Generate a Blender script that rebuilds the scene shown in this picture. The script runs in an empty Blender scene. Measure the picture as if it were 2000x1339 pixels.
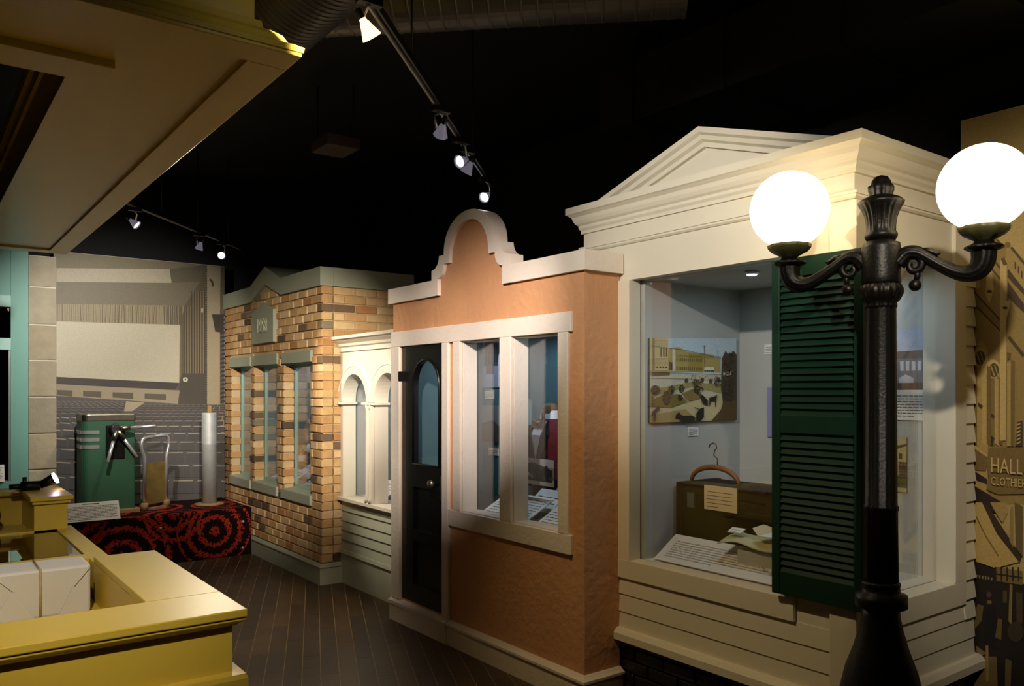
import bpy, math, random
from mathutils import Vector, Matrix
random.seed(7)
PI = math.pi
scene = bpy.context.scene
col = scene.collection

# ------------------------------------------------------------------ camera
F_PX, HORIZON, YAW, EYE = 1592.0, 763.0, 0.6414, 1.65     # read off the vanishing points of the photograph (2000x1339)
cam_d = bpy.data.cameras.new('camera')
cam = bpy.data.objects.new('camera', cam_d)
col.objects.link(cam)
cam_d.sensor_width = 36.0
cam_d.lens = 36.0 * F_PX / 2000.0
cam_d.shift_y = (HORIZON - 669.5) / 2000.0
cam_d.clip_start = 0.05
sY, cY = math.sin(YAW), math.cos(YAW)
FW = Vector((-cY, sY, 0)); RT = Vector((sY, cY, 0)); UP = Vector((0, 0, 1))
cam.matrix_world = Matrix(((RT.x, 0, -FW.x, 0), (RT.y, 0, -FW.y, 0), (0, 1, 0, EYE), (0, 0, 0, 1)))
scene.camera = cam

def at(u, v, x=None, y=None, z=None):
    """point of the photograph on a known plane of the room"""
    d = FW + RT * ((u - 1000) / F_PX) + UP * ((HORIZON - v) / F_PX)
    t = x / d.x if x is not None else (y / d.y if y is not None else (z - EYE) / d.z)
    return Vector((0, 0, EYE)) + d * t

# ------------------------------------------------------------------ world, exposure
world = bpy.data.worlds.new('world')
scene.world = world
world.use_nodes = True
world.node_tree.nodes['Background'].inputs[0].default_value = (0, 0, 0, 1)
world.node_tree.nodes['Background'].inputs[1].default_value = 0.0
vs = scene.view_settings
vs.view_transform = 'Standard'
vs.look = 'None'
vs.gamma = 1.0
vs.use_curve_mapping = False
vs.exposure = 0.28
cy_ = scene.cycles
cy_.max_bounces = 7; cy_.diffuse_bounces = 3; cy_.glossy_bounces = 3; cy_.transmission_bounces = 3; cy_.transparent_max_bounces = 8
cy_.caustics_reflective = False; cy_.caustics_refractive = False

# every track lamp of the room: (mount point on the track, aim, watts, spot degrees, blend, colour)
WARM = (1.0, 0.80, 0.52); SOFT = (1.0, 0.87, 0.68); COOL = (0.93, 0.97, 1.0)
TRACK_Z = 3.10
LAMPS_ON_FACADE_TRACK = [
    ((-2.72, 1.375), (-2.75, 3.1, 0.45), 62, 60, .9, (1.0, .74, .38)),
    ((-3.55, 2.20), (-6.3, 2.9, 0.6), 35, 50, .8, SOFT),
    ((-3.93, 2.57), (-3.2, -1.2, 1.3), 45, 70, .8, COOL),
    ((-4.06, 2.70), (-5.9, 2.05, 0.0), 60, 34, .6, WARM),
    ((-4.55, 3.17), (-3.4, 0.2, 1.0), 45, 70, .8, COOL),
    ((-2.18, 0.83), (-4.32, 2.86, 1.90), 520, 36, 1.0, (1.0, .87, .80)),
    ((-1.90, 0.55), (-2.8, 3.2, 2.3), 200, 44, .9, (1.0, .93, .84)),
    ((-1.20, -0.15), (-3.7, 0.55, 0.9), 250, 44, .9, SOFT),
    ((-2.30, 0.95), (-7.35, 2.86, 1.5), 950, 30, .9, (1.0, .89, .74)),
]

# ------------------------------------------------------------------ materials
def lin(c):
    c /= 255.0
    return c / 12.92 if c <= 0.04045 else ((c + 0.055) / 1.055) ** 2.4
def C(r, g, b): return (lin(r), lin(g), lin(b), 1.0)
MATS = {}
def new_mat(name):
    m = bpy.data.materials.new(name); m.use_nodes = True
    nt = m.node_tree; b = nt.nodes['Principled BSDF']
    MATS[name] = m
    return m, nt, b
def paint(name, rgb, rough=0.5, var=0.06, scale=6.0, bump=0.0, bscale=60.0, metal=0.0, spec=0.5, coords='Object'):
    m, nt, b = new_mat(name)
    N, L = nt.nodes, nt.links
    tc = N.new('ShaderNodeTexCoord')
    no = N.new('ShaderNodeTexNoise'); no.inputs['Scale'].default_value = scale; no.inputs['Detail'].default_value = 5
    L.new(tc.outputs[coords], no.inputs['Vector'])
    mp = N.new('ShaderNodeMapRange'); mp.inputs[3].default_value = 1 - var * 2; mp.inputs[4].default_value = 1 + var * 2
    L.new(no.outputs['Fac'], mp.inputs[0])
    mx = N.new('ShaderNodeMix'); mx.data_type = 'RGBA'; mx.blend_type = 'MULTIPLY'; mx.inputs[0].default_value = 1
    mx.inputs[6].default_value = C(*rgb)
    L.new(mp.outputs[0], mx.inputs[7]); L.new(mx.outputs[2], b.inputs['Base Color'])
    b.inputs['Roughness'].default_value = rough; b.inputs['Metallic'].default_value = metal
    b.inputs['Specular IOR Level'].default_value = spec
    if bump:
        n2 = N.new('ShaderNodeTexNoise'); n2.inputs['Scale'].default_value = bscale; n2.inputs['Detail'].default_value = 6
        L.new(tc.outputs[coords], n2.inputs['Vector'])
        bp = N.new('ShaderNodeBump'); bp.inputs['Strength'].default_value = bump; bp.inputs['Distance'].default_value = 0.01
        L.new(n2.outputs['Fac'], bp.inputs['Height']); L.new(bp.outputs['Normal'], b.inputs['Normal'])
    return m
def ramp_random(name, stops, rough=0.85, bump=0.5, bscale=40, var=0.25, vscale=18):
    """each object takes its own tone from the ramp (bricks, planks, stones)"""
    m, nt, b = new_mat(name); N, L = nt.nodes, nt.links
    oi = N.new('ShaderNodeObjectInfo'); cr = N.new('ShaderNodeValToRGB'); cr.color_ramp.interpolation = 'CONSTANT'
    e = cr.color_ramp.elements
    e[0].position, e[0].color = stops[0][0], C(*stops[0][1])
    e[1].position, e[1].color = stops[1][0], C(*stops[1][1])
    for p, c in stops[2:]:
        k = e.new(p); k.color = C(*c)
    L.new(oi.outputs['Random'], cr.inputs[0])
    tc = N.new('ShaderNodeTexCoord'); geo = N.new('ShaderNodeNewGeometry')
    no = N.new('ShaderNodeTexNoise'); no.inputs['Scale'].default_value = vscale; no.inputs['Detail'].default_value = 6
    L.new(geo.outputs['Position'], no.inputs['Vector'])
    mp = N.new('ShaderNodeMapRange'); mp.inputs[3].default_value = 1 - var; mp.inputs[4].default_value = 1 + var
    L.new(no.outputs['Fac'], mp.inputs[0])
    mx = N.new('ShaderNodeMix'); mx.data_type = 'RGBA'; mx.blend_type = 'MULTIPLY'; mx.inputs[0].default_value = 1
    L.new(cr.outputs[0], mx.inputs[6]); L.new(mp.outputs[0], mx.inputs[7]); L.new(mx.outputs[2], b.inputs['Base Color'])
    b.inputs['Roughness'].default_value = rough
    n2 = N.new('ShaderNodeTexNoise'); n2.inputs['Scale'].default_value = bscale; n2.inputs['Detail'].default_value = 6
    L.new(geo.outputs['Position'], n2.inputs['Vector'])
    bp = N.new('ShaderNodeBump'); bp.inputs['Strength'].default_value = bump; bp.inputs['Distance'].default_value = 0.008
    L.new(n2.outputs['Fac'], bp.inputs['Height']); L.new(bp.outputs['Normal'], b.inputs['Normal'])
    return m
def emit(name, rgb, strength):
    m, nt, b = new_mat(name)
    b.inputs['Base Color'].default_value = (1, 1, 1, 1)
    b.inputs['Emission Color'].default_value = C(*rgb); b.inputs['Emission Strength'].default_value = strength
    return m
def glass(name, tint=(1, 1, 1), ior=1.55, boost=1.8):
    m, nt, b = new_mat(name); N, L = nt.nodes, nt.links
    tr = N.new('ShaderNodeBsdfTransparent'); tr.inputs[0].default_value = (*tint, 1)
    gl = N.new('ShaderNodeBsdfGlossy'); gl.inputs['Roughness'].default_value = 0.0
    fr = N.new('ShaderNodeFresnel'); ge = N.new('ShaderNodeNewGeometry')
    io = N.new('ShaderNodeMapRange'); io.inputs[3].default_value = ior; io.inputs[4].default_value = 1/ior     # same reflectance on both faces of a thin pane
    L.new(ge.outputs['Backfacing'], io.inputs[0]); L.new(io.outputs[0], fr.inputs[0])
    mu = N.new('ShaderNodeMath'); mu.operation = 'MULTIPLY'; mu.use_clamp = True; mu.inputs[1].default_value = boost
    L.new(fr.outputs[0], mu.inputs[0])
    mx = N.new('ShaderNodeMixShader')
    L.new(mu.outputs[0], mx.inputs[0]); L.new(tr.outputs[0], mx.inputs[1]); L.new(gl.outputs[0], mx.inputs[2])
    L.new(mx.outputs[0], nt.nodes['Material Output'].inputs['Surface'])
    return m
def print_mat(name, rough=0.55, grain=0.12, gscale=90):
    """flat print: colours come from the print's own polygons"""
    m, nt, b = new_mat(name); N, L = nt.nodes, nt.links
    a = N.new('ShaderNodeAttribute'); a.attribute_name = 'Col'
    tc = N.new('ShaderNodeTexCoord'); no = N.new('ShaderNodeTexNoise'); no.inputs['Scale'].default_value = gscale; no.inputs['Detail'].default_value = 3
    L.new(tc.outputs['Object'], no.inputs['Vector'])
    mp = N.new('ShaderNodeMapRange'); mp.inputs[3].default_value = 1 - grain * 2; mp.inputs[4].default_value = 1 + grain * 2
    L.new(no.outputs['Fac'], mp.inputs[0])
    mx = N.new('ShaderNodeMix'); mx.data_type = 'RGBA'; mx.blend_type = 'MULTIPLY'; mx.inputs[0].default_value = 1
    L.new(a.outputs['Color'], mx.inputs[6]); L.new(mp.outputs[0], mx.inputs[7]); L.new(mx.outputs[2], b.inputs['Base Color'])
    b.inputs['Roughness'].default_value = rough
    return m

PINK = paint('salmon stucco', (207, 152, 108), .8, .05, 4, .8, 22)
TRIM = paint('stucco white trim paint', (232, 220, 205), .6, .03, 5, .35, 40)
SMOOTHWHITE = paint('white enamel trim', (232, 224, 206), .45, .02, 5)
CREAM = paint('cream house paint', (226, 219, 199), .5, .02, 5)
CREAMW = paint('cream white window trim', (230, 220, 196), .5, .02, 5)
SAGE = paint('sage green trim', (164, 168, 146), .6, .04, 4)
SAGEL = paint('pale sage siding', (178, 182, 158), .55, .03, 4)
FRAMEGREEN = paint('pale green window frame', (150, 178, 160), .5, .02, 5)
MORTAR = paint('sandy mortar', (198, 172, 130), .9, .1, 30, .4, 90)
BRICK = ramp_random('tan antique brick', [(0, (214, 176, 124)), (.18, (200, 158, 106)), (.36, (222, 188, 140)), (.5, (192, 148, 96)), (.62, (208, 168, 116)),
                                          (.74, (180, 128, 80)), (.80, (216, 180, 132)), (.88, (92, 72, 52)), (.93, (116, 92, 68)), (.97, (140, 124, 98))])
DARKBRICK = ramp_random('black painted brick', [(0, (24, 22, 22)), (.5, (32, 29, 28)), (.8, (44, 39, 36))], .45, .6, 50, .5, 30)
DARKMORTAR = paint('dark mortar', (26, 24, 22), .8, .2, 30, .4, 90)
YELLOW = paint('mustard yellow paint', (200, 171, 62), .38, .02, 4)
BLACKPAINT = paint('black door paint', (14, 14, 14), .32, .1, 10)
IRON = paint('black cast iron', (11, 10, 9), .42, .15, 12, .15, 90, 0.0, .3)
GREENSH = paint('dark green shutter paint', (20, 50, 37), .5, .05, 10, spec=.2)
CHROME = paint('polished chrome', (214, 214, 214), .22, .03, 8, metal=.72)
DICHRO = paint('glowing dichroic reflector', (220, 190, 160), .2, .03, 8)
DICHRO.node_tree.nodes['Principled BSDF'].inputs['Emission Color'].default_value = (1, .62, .30, 1); DICHRO.node_tree.nodes['Principled BSDF'].inputs['Emission Strength'].default_value = 2.5
STEEL = paint('galvanised steel', (176, 178, 176), .55, .10, 14, .1, 40, metal=.3)
BRASSDARK = paint('worn nickel', (150, 146, 136), .35, .1, 20, metal=1.0)
TURNGREEN = paint('worn green enamel', (50, 88, 64), .45, .08, 7, .1, 30)
DARKMETAL = paint('dark metal', (38, 36, 34), .4, .1, 10, metal=.6)
RUST = paint('stained olive sheet', (124, 104, 52), .6, .35, 9, .1, 30)
WOODBASE = paint('scuffed plywood', (150, 116, 76), .7, .2, 14)
BLACK = paint('black ceiling paint', (10, 10, 11), .85, .1, 2)
DARKWALL = paint('dark exhibit wall', (20, 19, 20), .85, .1, 2)
DUCT = paint('spiral duct steel', (100, 97, 92), .42, .1, 6, metal=.5)
DUCTDARK = paint('dark spiral duct steel', (56, 54, 52), .45, .1, 6, metal=.4)
BRONZE = paint('olive bronze cup', (78, 76, 44), .45, .1, 12)
BLACKDUCT = paint('black painted duct', (22, 22, 24), .55, .1, 4)
CASEBLUE = paint('case lining', (150, 158, 158), .7, .03, 4)
CASETEAL = paint('teal case lining', (88, 122, 128), .7, .04, 4)
CASECREAM = paint('cream case lining', (186, 186, 178), .7, .03, 4)
TEAL = paint('teal storefront paint', (112, 164, 150), .55, .03, 5)
TEALL = paint('pale teal trim', (168, 208, 198), .55, .03, 5)
STONE = ramp_random('sandstone block', [(0, (158, 148, 126)), (.3, (168, 158, 136)), (.6, (148, 138, 118)), (.85, (162, 150, 126))], .9, .9, 22, .22, 8)
PAPER = paint('white paper board', (236, 232, 222), .6, .01, 5)
INK = paint('black ink', (24, 22, 20), .7, 0, 5)
CARD = paint('aged card', (222, 200, 158), .7, .04, 10)
PARCEL = paint('white wrapping paper', (196, 192, 184), .55, .03, 6, .1, 14)
TWINE = paint('jute twine', (168, 148, 104), .8, .1, 40)
LEATHER = paint('dark brown leather', (20, 11, 8), .6, .25, 8, .2, 60, spec=.15)
LEATHER2 = paint('brown leather binding', (34, 21, 13), .6, .25, 10, .2, 60, spec=.15)
WIRE = paint('rusted wire', (84, 56, 40), .5, .2, 20, metal=.5)
HANGERWOOD = paint('bent hanger wood', (132, 84, 44), .5, .2, 14)
PARCH = paint('old parchment map', (196, 192, 150), .8, .10, 12)
MAROON = paint('maroon wool', (84, 14, 26), .9, .1, 60, .3, 200)
SHIRT = paint('white shirt cloth', (226, 230, 236), .7, .02, 30)
BLACKCLOTH = paint('black cloth', (16, 15, 16), .9, .1, 60)
MANNEQ = paint('tan mannequin neck', (120, 92, 62), .7, .08, 20)
BLUECARD = paint('blue ticket card', (98, 132, 172), .5, .03, 12)
PURPLE = paint('lilac booklet', (140, 138, 178), .6, .03, 6)
AMBERGLASS = paint('amber glass', (150, 84, 22), .1, .2, 14)
PORCELAIN = paint('painted porcelain', (206, 160, 140), .3, .2, 16)
BROWNGLASS = paint('brown glazed jar', (70, 40, 26), .15, .2, 14)
PANE = glass('window glass')
TOPGLASS = glass('counter glass', (.80, .78, .66), 1.52, 1.5)
GLOBE = emit('lit opal globe', (255, 227, 180), 3.7)
BULB = emit('lit halogen bulb', (255, 250, 240), 8.0)
BULBCOOL = emit('lit cool halogen bulb', (235, 246, 255), 8.0)
PUCKLIT = emit('lit blue-white puck light', (190, 225, 255), 12.0)
MINILIT = emit('lit mini lamp', (255, 225, 255), 30.0)
PRINT = print_mat('photographic print')
# carpet: black pile with rings of red
def carpet():
    m, nt, b = new_mat('red ring carpet'); N, L = nt.nodes, nt.links
    geo = N.new('ShaderNodeNewGeometry'); sep = N.new('ShaderNodeSeparateXYZ'); L.new(geo.outputs['Position'], sep.inputs[0])
    # unfold: front face uses y,z ; top uses y and height + depth
    mth = lambda op, a, c=None: _m(N, L, op, a, c)
    depth = mth('MULTIPLY', mth('ADD', sep.outputs['X'], 8.19), -1.0)
    vv = mth('ADD', sep.outputs['Z'], depth)
    no = N.new('ShaderNodeTexNoise'); no.inputs['Scale'].default_value = 38; no.inputs['Detail'].default_value = 4
    L.new(geo.outputs['Position'], no.inputs['Vector'])
    wob = mth('MULTIPLY', mth('SUBTRACT', no.outputs['Fac'], .5), .12)
    total = None
    for cy_, cz_, per, rmax in ((2.46, .27, .112, .36), (1.62, .10, .125, .46), (2.08, .47, .112, .33), (1.22, .52, .12, .30), (2.62, .86, .112, .30), (2.0, 1.02, .12, .32), (1.5, .9, .115, .3)):
        dy = mth('SUBTRACT', sep.outputs['Y'], cy_); dz = mth('SUBTRACT', vv, cz_)
        r = mth('SQRT', mth('ADD', mth('MULTIPLY', dy, dy), mth('MULTIPLY', dz, dz)))
        rw = mth('ADD', r, wob)
        s = mth('SINE', mth('MULTIPLY', rw, 2 * PI / per))
        on = mth('GREATER_THAN', s, .38); ins = mth('LESS_THAN', r, rmax)
        k = mth('MULTIPLY', on, ins)
        total = k if total is None else mth('MAXIMUM', total, k)
    n2 = N.new('ShaderNodeTexNoise'); n2.inputs['Scale'].default_value = 60; L.new(geo.outputs['Position'], n2.inputs['Vector'])
    speck = mth('GREATER_THAN', n2.outputs['Fac'], .40)
    fac = mth('MULTIPLY', total, speck)
    n3 = N.new('ShaderNodeTexNoise'); n3.inputs['Scale'].default_value = 5; L.new(geo.outputs['Position'], n3.inputs['Vector'])
    red = N.new('ShaderNodeMix'); red.data_type = 'RGBA'; red.inputs[6].default_value = C(136, 26, 24); red.inputs[7].default_value = C(184, 62, 34)
    L.new(n3.outputs['Fac'], red.inputs[0])
    mx = N.new('ShaderNodeMix'); mx.data_type = 'RGBA'; mx.inputs[6].default_value = C(28, 12, 14)
    L.new(fac, mx.inputs[0]); L.new(red.outputs[2], mx.inputs[7]); L.new(mx.outputs[2], b.inputs['Base Color'])
    b.inputs['Roughness'].default_value = .95; b.inputs['Specular IOR Level'].default_value = .1
    n4 = N.new('ShaderNodeTexNoise'); n4.inputs['Scale'].default_value = 220; L.new(geo.outputs['Position'], n4.inputs['Vector'])
    bp = N.new('ShaderNodeBump'); bp.inputs['Strength'].default_value = .6; bp.inputs['Distance'].default_value = .01
    L.new(n4.outputs['Fac'], bp.inputs['Height']); L.new(bp.outputs['Normal'], b.inputs['Normal'])
    return m
def _m(N, L, op, a, c=None):
    n = N.new('ShaderNodeMath'); n.operation = op
    for i, v in enumerate((a, c)):
        if v is None: continue
        if isinstance(v, (int, float)): n.inputs[i].default_value = v
        else: L.new(v, n.inputs[i])
    return n.outputs[0]
CARPET = carpet()
PLANK = ramp_random('dark stained floor plank', [(0, (66, 51, 33)), (.3, (74, 57, 36)), (.6, (60, 46, 31)), (.85, (82, 63, 38))], .42, .25, 60, .45, 5)
JOINT = paint('pale floor joint', (150, 128, 92), .6, .2, 10)

DICHRO2 = paint('faintly glowing reflector', (120, 120, 130), .2, .03, 8)
DICHRO2.node_tree.nodes['Principled BSDF'].inputs['Emission Color'].default_value = (.8, .75, 1, 1); DICHRO2.node_tree.nodes['Principled BSDF'].inputs['Emission Strength'].default_value = .10
# ------------------------------------------------------------------ mesh helpers
class MB:
    def __init__(s): s.v, s.f, s.m, s.sm = [], [], [], []
    def add(s, vs, fs, mi=0, smooth=False):
        o = len(s.v); s.v += [tuple(p) for p in vs]
        for f in fs: s.f.append(tuple(i + o for i in f)); s.m.append(mi); s.sm.append(smooth)
        return s
    def box(s, x0, x1, y0, y1, z0, z1, mi=0):
        return s.add([(x0,y0,z0),(x1,y0,z0),(x1,y1,z0),(x0,y1,z0),(x0,y0,z1),(x1,y0,z1),(x1,y1,z1),(x0,y1,z1)],
                     [(0,3,2,1),(4,5,6,7),(0,1,5,4),(1,2,6,5),(2,3,7,6),(3,0,4,7)], mi)
    def prism_y(s, pts, y0, y1, mi=0):
        """polygon in (x,z), counter-clockwise seen from -y, extruded y0..y1"""
        n = len(pts)
        v = [(x, y0, z) for x, z in pts] + [(x, y1, z) for x, z in pts]
        f = [tuple(range(n)), tuple(range(2*n-1, n-1, -1))]
        f += [((i+1) % n, i, n+i, n+(i+1) % n) for i in range(n)]
        return s.add(v, f, mi)
    def prism_x(s, pts, x0, x1, mi=0):
        """polygon in (y,z), counter-clockwise seen from +x, extruded"""
        n = len(pts)
        v = [(x1, y, z) for y, z in pts] + [(x0, y, z) for y, z in pts]
        f = [tuple(range(n)), tuple(range(2*n-1, n-1, -1))]
        f += [((i+1) % n, i, n+i, n+(i+1) % n) for i in range(n)]
        return s.add(v, f, mi)
    def prism_z(s, pts, z0, z1, mi=0):
        n = len(pts)
        v = [(x, y, z1) for x, y in pts] + [(x, y, z0) for x, y in pts]
        f = [tuple(range(n)), tuple(range(2*n-1, n-1, -1))]
        f += [((i+1) % n, i, n+i, n+(i+1) % n) for i in range(n)]
        return s.add(v, f, mi)
    def strip(s, rows, closed=False, mi=0, smooth=False):
        """rows of equal length joined by quads"""
        n = len(rows[0]); v = [p for r in rows for p in r]; f = []
        for i in range(len(rows)-1):
            for j in range(n if closed else n-1):
                k = (j+1) % n
                f.append((i*n+j, i*n+k, (i+1)*n+k, (i+1)*n+j))
        return s.add(v, f, mi, smooth)
    def moulding(s, prof, path, mi=0):
        """profile [(out,z)] (closed) along plan path [(x,y,ox,oy)]"""
        rows = [[(x+ox*d, y+oy*d, z) for d, z in prof] for x, y, ox, oy in path]
        s.strip(rows, True, mi)
        n = len(prof); o = len(s.v) - n*len(path)
        s.f.append(tuple(range(o, o+n))); s.m.append(mi); s.sm.append(False)
        o2 = o + n*(len(path)-1)
        s.f.append(tuple(range(o2+n-1, o2-1, -1))); s.m.append(mi); s.sm.append(False)
        return s
    def lathe(s, prof, c=(0,0,0), seg=32, flute=None, mi=0, smooth=True, caps=True):
        """profile [(r,z)]; flute(i_z, ang)->radius factor"""
        rows = []
        for r, z in prof:
            row = []
            for k in range(seg):
                a = 2*PI*k/seg; rr = r*(flute(z, a) if flute else 1)
                row.append((c[0]+rr*math.cos(a), c[1]+rr*math.sin(a), c[2]+z))
            rows.append(row)
        s.strip(rows, True, mi, smooth)
        if caps:
            n = seg; o = len(s.v) - n*len(prof)
            s.f.append(tuple(range(o+n-1, o-1, -1))); s.m.append(mi); s.sm.append(False)
            o2 = o+n*(len(prof)-1); s.f.append(tuple(range(o2, o2+n))); s.m.append(mi); s.sm.append(False)
        return s
    def tube(s, pts, rad, seg=12, mi=0, smooth=True, caps=True, ridge=None):
        """round bar through points; rad number or list"""
        P = [Vector(p) for p in pts]; n = len(P); rows = []
        t0 = (P[1]-P[0]).normalized(); ref = Vector((0,0,1)) if abs(t0.z) < .9 else Vector((1,0,0))
        nrm = (ref - t0*ref.dot(t0)).normalized()
        for i in range(n):
            t = (P[min(i+1,n-1)]-P[max(i-1,0)]).normalized()
            nrm = (nrm - t*nrm.dot(t)).normalized(); bi = t.cross(nrm)
            r = rad[i] if isinstance(rad, (list, tuple)) else rad
            g = [r*(1+ridge[1]*math.cos(ridge[0]*2*PI*k/seg)) if ridge else r for k in range(seg)]
            rows.append([tuple(P[i]+nrm*(g[k]*math.cos(2*PI*k/seg))+bi*(g[k]*math.sin(2*PI*k/seg))) for k in range(seg)])
        s.strip(rows, True, mi, smooth)
        if caps:
            o = len(s.v)-seg*n
            s.f.append(tuple(range(o, o+seg))); s.m.append(mi); s.sm.append(False)
            o2 = o+seg*(n-1); s.f.append(tuple(range(o2+seg-1, o2-1, -1))); s.m.append(mi); s.sm.append(False)
        return s
    def sphere(s, c, r, seg=24, rings=14, sc=(1,1,1), mi=0):
        rows = []
        for i in range(rings+1):
            p = PI*i/rings; rr = max(math.sin(p), 1e-4)
            rows.append([(c[0]+r*rr*math.cos(2*PI*k/seg)*sc[0], c[1]+r*rr*math.sin(2*PI*k/seg)*sc[1], c[2]-r*math.cos(p)*sc[2]) for k in range(seg)])
        return s.strip(rows, True, mi, True)
    def mesh(s, name, mats):
        me = bpy.data.meshes.new(name); me.from_pydata(s.v, [], s.f); 
        for m in (mats if isinstance(mats, (list, tuple)) else [mats]): me.materials.append(m)
        me.polygons.foreach_set('material_index', s.m); me.polygons.foreach_set('use_smooth', s.sm)
        me.update()
        import bmesh
        bm = bmesh.new(); bm.from_mesh(me); bmesh.ops.recalc_face_normals(bm, faces=bm.faces); bm.to_mesh(me); bm.free()
        return me
    def build(s, name, mats, parent=None, bevel=0, label=None):
        o = bpy.data.objects.new(name, s.mesh(name, mats)); col.objects.link(o)
        attach(o, parent)
        if bevel:
            b = o.modifiers.new('bevel', 'BEVEL'); b.width = bevel; b.segments = 2; b.limit_method = 'ANGLE'; b.angle_limit = .7
        if label: o['label'] = label
        return o
def attach(o, parent):
    if parent is not None:
        o.parent = parent
        p = parent
        # all meshes are written in room coordinates unless the thing has its own frame
        if not p.get('_local'):
            o.matrix_parent_inverse = world_of(p).inverted()
def world_of(p):
    m = Matrix.Translation(p.location) @ p.rotation_euler.to_matrix().to_4x4() @ Matrix.Diagonal((*p.scale, 1))
    if p.parent is not None:
        m = world_of(p.parent) @ p.matrix_parent_inverse @ m
    return m
def tag(o, label, cat, group=None, kind=None):
    o['label'] = label; o['category'] = cat
    if group: o['group'] = group
    if kind: o['kind'] = kind
    return o
def thing(name, label, cat, loc=(0,0,0), group=None, frame=None, kind=None):
    o = bpy.data.objects.new(name, None); col.objects.link(o); o.empty_display_size = .1
    if frame is not None:
        o.matrix_world = frame; o['_local'] = 1
        o.location = frame.to_translation(); o.rotation_euler = frame.to_euler()
    else: o.location = loc
    return tag(o, label, cat, group, kind)
def frame(o, ex, ey):
    ex = Vector(ex).normalized(); ey = Vector(ey); ey = (ey - ex*ey.dot(ex)).normalized(); ez = ex.cross(ey)
    return Matrix(((ex.x,ey.x,ez.x,o[0]),(ex.y,ey.y,ez.y,o[1]),(ex.z,ey.z,ez.z,o[2]),(0,0,0,1)))
def holed(mb, x0, x1, z0, z1, y0, y1, holes, mi=0, axis='y'):
    """solid wall with rectangular openings; axis 'y': wall in x,z with depth y0..y1; axis 'x': a in y"""
    xs = sorted({x0, x1, *[h[0] for h in holes], *[h[1] for h in holes]}); xs = [x for x in xs if x0 <= x <= x1]
    for a, b in zip(xs, xs[1:]):
        m = (a+b)/2; cuts = sorted([(h[2], h[3]) for h in holes if h[0] < m < h[1]])
        z = z0
        for c, d in cuts + [(z1, z1)]:
            if c > z + 1e-6:
                if axis == 'y': mb.box(a, b, y0, y1, z, c, mi)
                else: mb.box(y0, y1, a, b, z, c, mi)
            z = max(z, d)
    return mb
def text_mesh(body, size, shear=0.0, extrude=0.0, align='LEFT', spacing=1.0, xscale=1.0):
    cu = bpy.data.curves.new('t', 'FONT'); cu.body = body; cu.size = size; cu.shear = shear; cu.extrude = extrude
    cu.align_x = align; cu.space_line = spacing; cu.resolution_u = 2
    o = bpy.data.objects.new('t', cu); col.objects.link(o)
    dg = bpy.context.evaluated_depsgraph_get(); dg.update()
    me = bpy.data.meshes.new_from_object(o.evaluated_get(dg))
    bpy.data.objects.remove(o); bpy.data.curves.remove(cu)
    if xscale != 1.0: me.transform(Matrix.Diagonal((xscale, 1, 1, 1)))
    return me
def text_obj(name, me, mat, parent, mat4=None):
    if mat4 is not None: me.transform(mat4)
    me.materials.clear(); me.materials.append(mat)
    o = bpy.data.objects.new(name, me); col.objects.link(o); attach(o, parent)
    return o
class Print:
    """flat picture made of coloured polygons lying on a board; layer order = drawing order"""
    def __init__(s, place, step=.00025, mute=0.0): s.v, s.f, s.c, s.place, s.n, s.step, s.mute = [], [], [], place, 0, step, mute
    def tone(s, c):
        g = sum(c)/3; return C(*[k+(g-k)*s.mute for k in c])
    def poly(s, pts, rgb):
        o = len(s.v); s.n += 1
        s.v += [s.place(p[0], p[1], s.n*s.step) for p in pts]; s.f.append(tuple(range(o, o+len(pts)))); s.c.append(s.tone(rgb)); return s
    def rect(s, a, b, c, d, rgb): return s.poly([(a,c),(b,c),(b,d),(a,d)], rgb)
    def same(s, polys, rgb):
        """many non-overlapping marks in one layer"""
        s.n += 1
        for pts in polys:
            o = len(s.v); s.v += [s.place(p[0], p[1], s.n*s.step) for p in pts]; s.f.append(tuple(range(o, o+len(pts)))); s.c.append(s.tone(rgb))
        return s
    def disc(s, x, y, rx, ry, rgb, n=14): return s.poly([(x+rx*math.cos(2*PI*k/n), y+ry*math.sin(2*PI*k/n)) for k in range(n)], rgb)
    def line(s, pts, w, rgb):
        for (a, b), (c, d) in zip(pts, pts[1:]):
            l = math.hypot(c-a, d-b) or 1; nx, ny = -(d-b)/l*w/2, (c-a)/l*w/2
            s.poly([(a-nx,b-ny),(c-nx,d-ny),(c+nx,d+ny),(a+nx,b+ny)], rgb)
        return s
    def build(s, name, parent, mat=None):
        me = bpy.data.meshes.new(name); me.from_pydata([tuple(p) for p in s.v], [], s.f)
        ca = me.color_attributes.new('Col', 'FLOAT_COLOR', 'CORNER')
        i = 0
        for f, c in zip(s.f, s.c):
            for _ in f: ca.data[i].color = c; i += 1
        me.materials.append(mat or PRINT); me.update()
        o = bpy.data.objects.new(name, me); col.objects.link(o); attach(o, parent); return o

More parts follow.
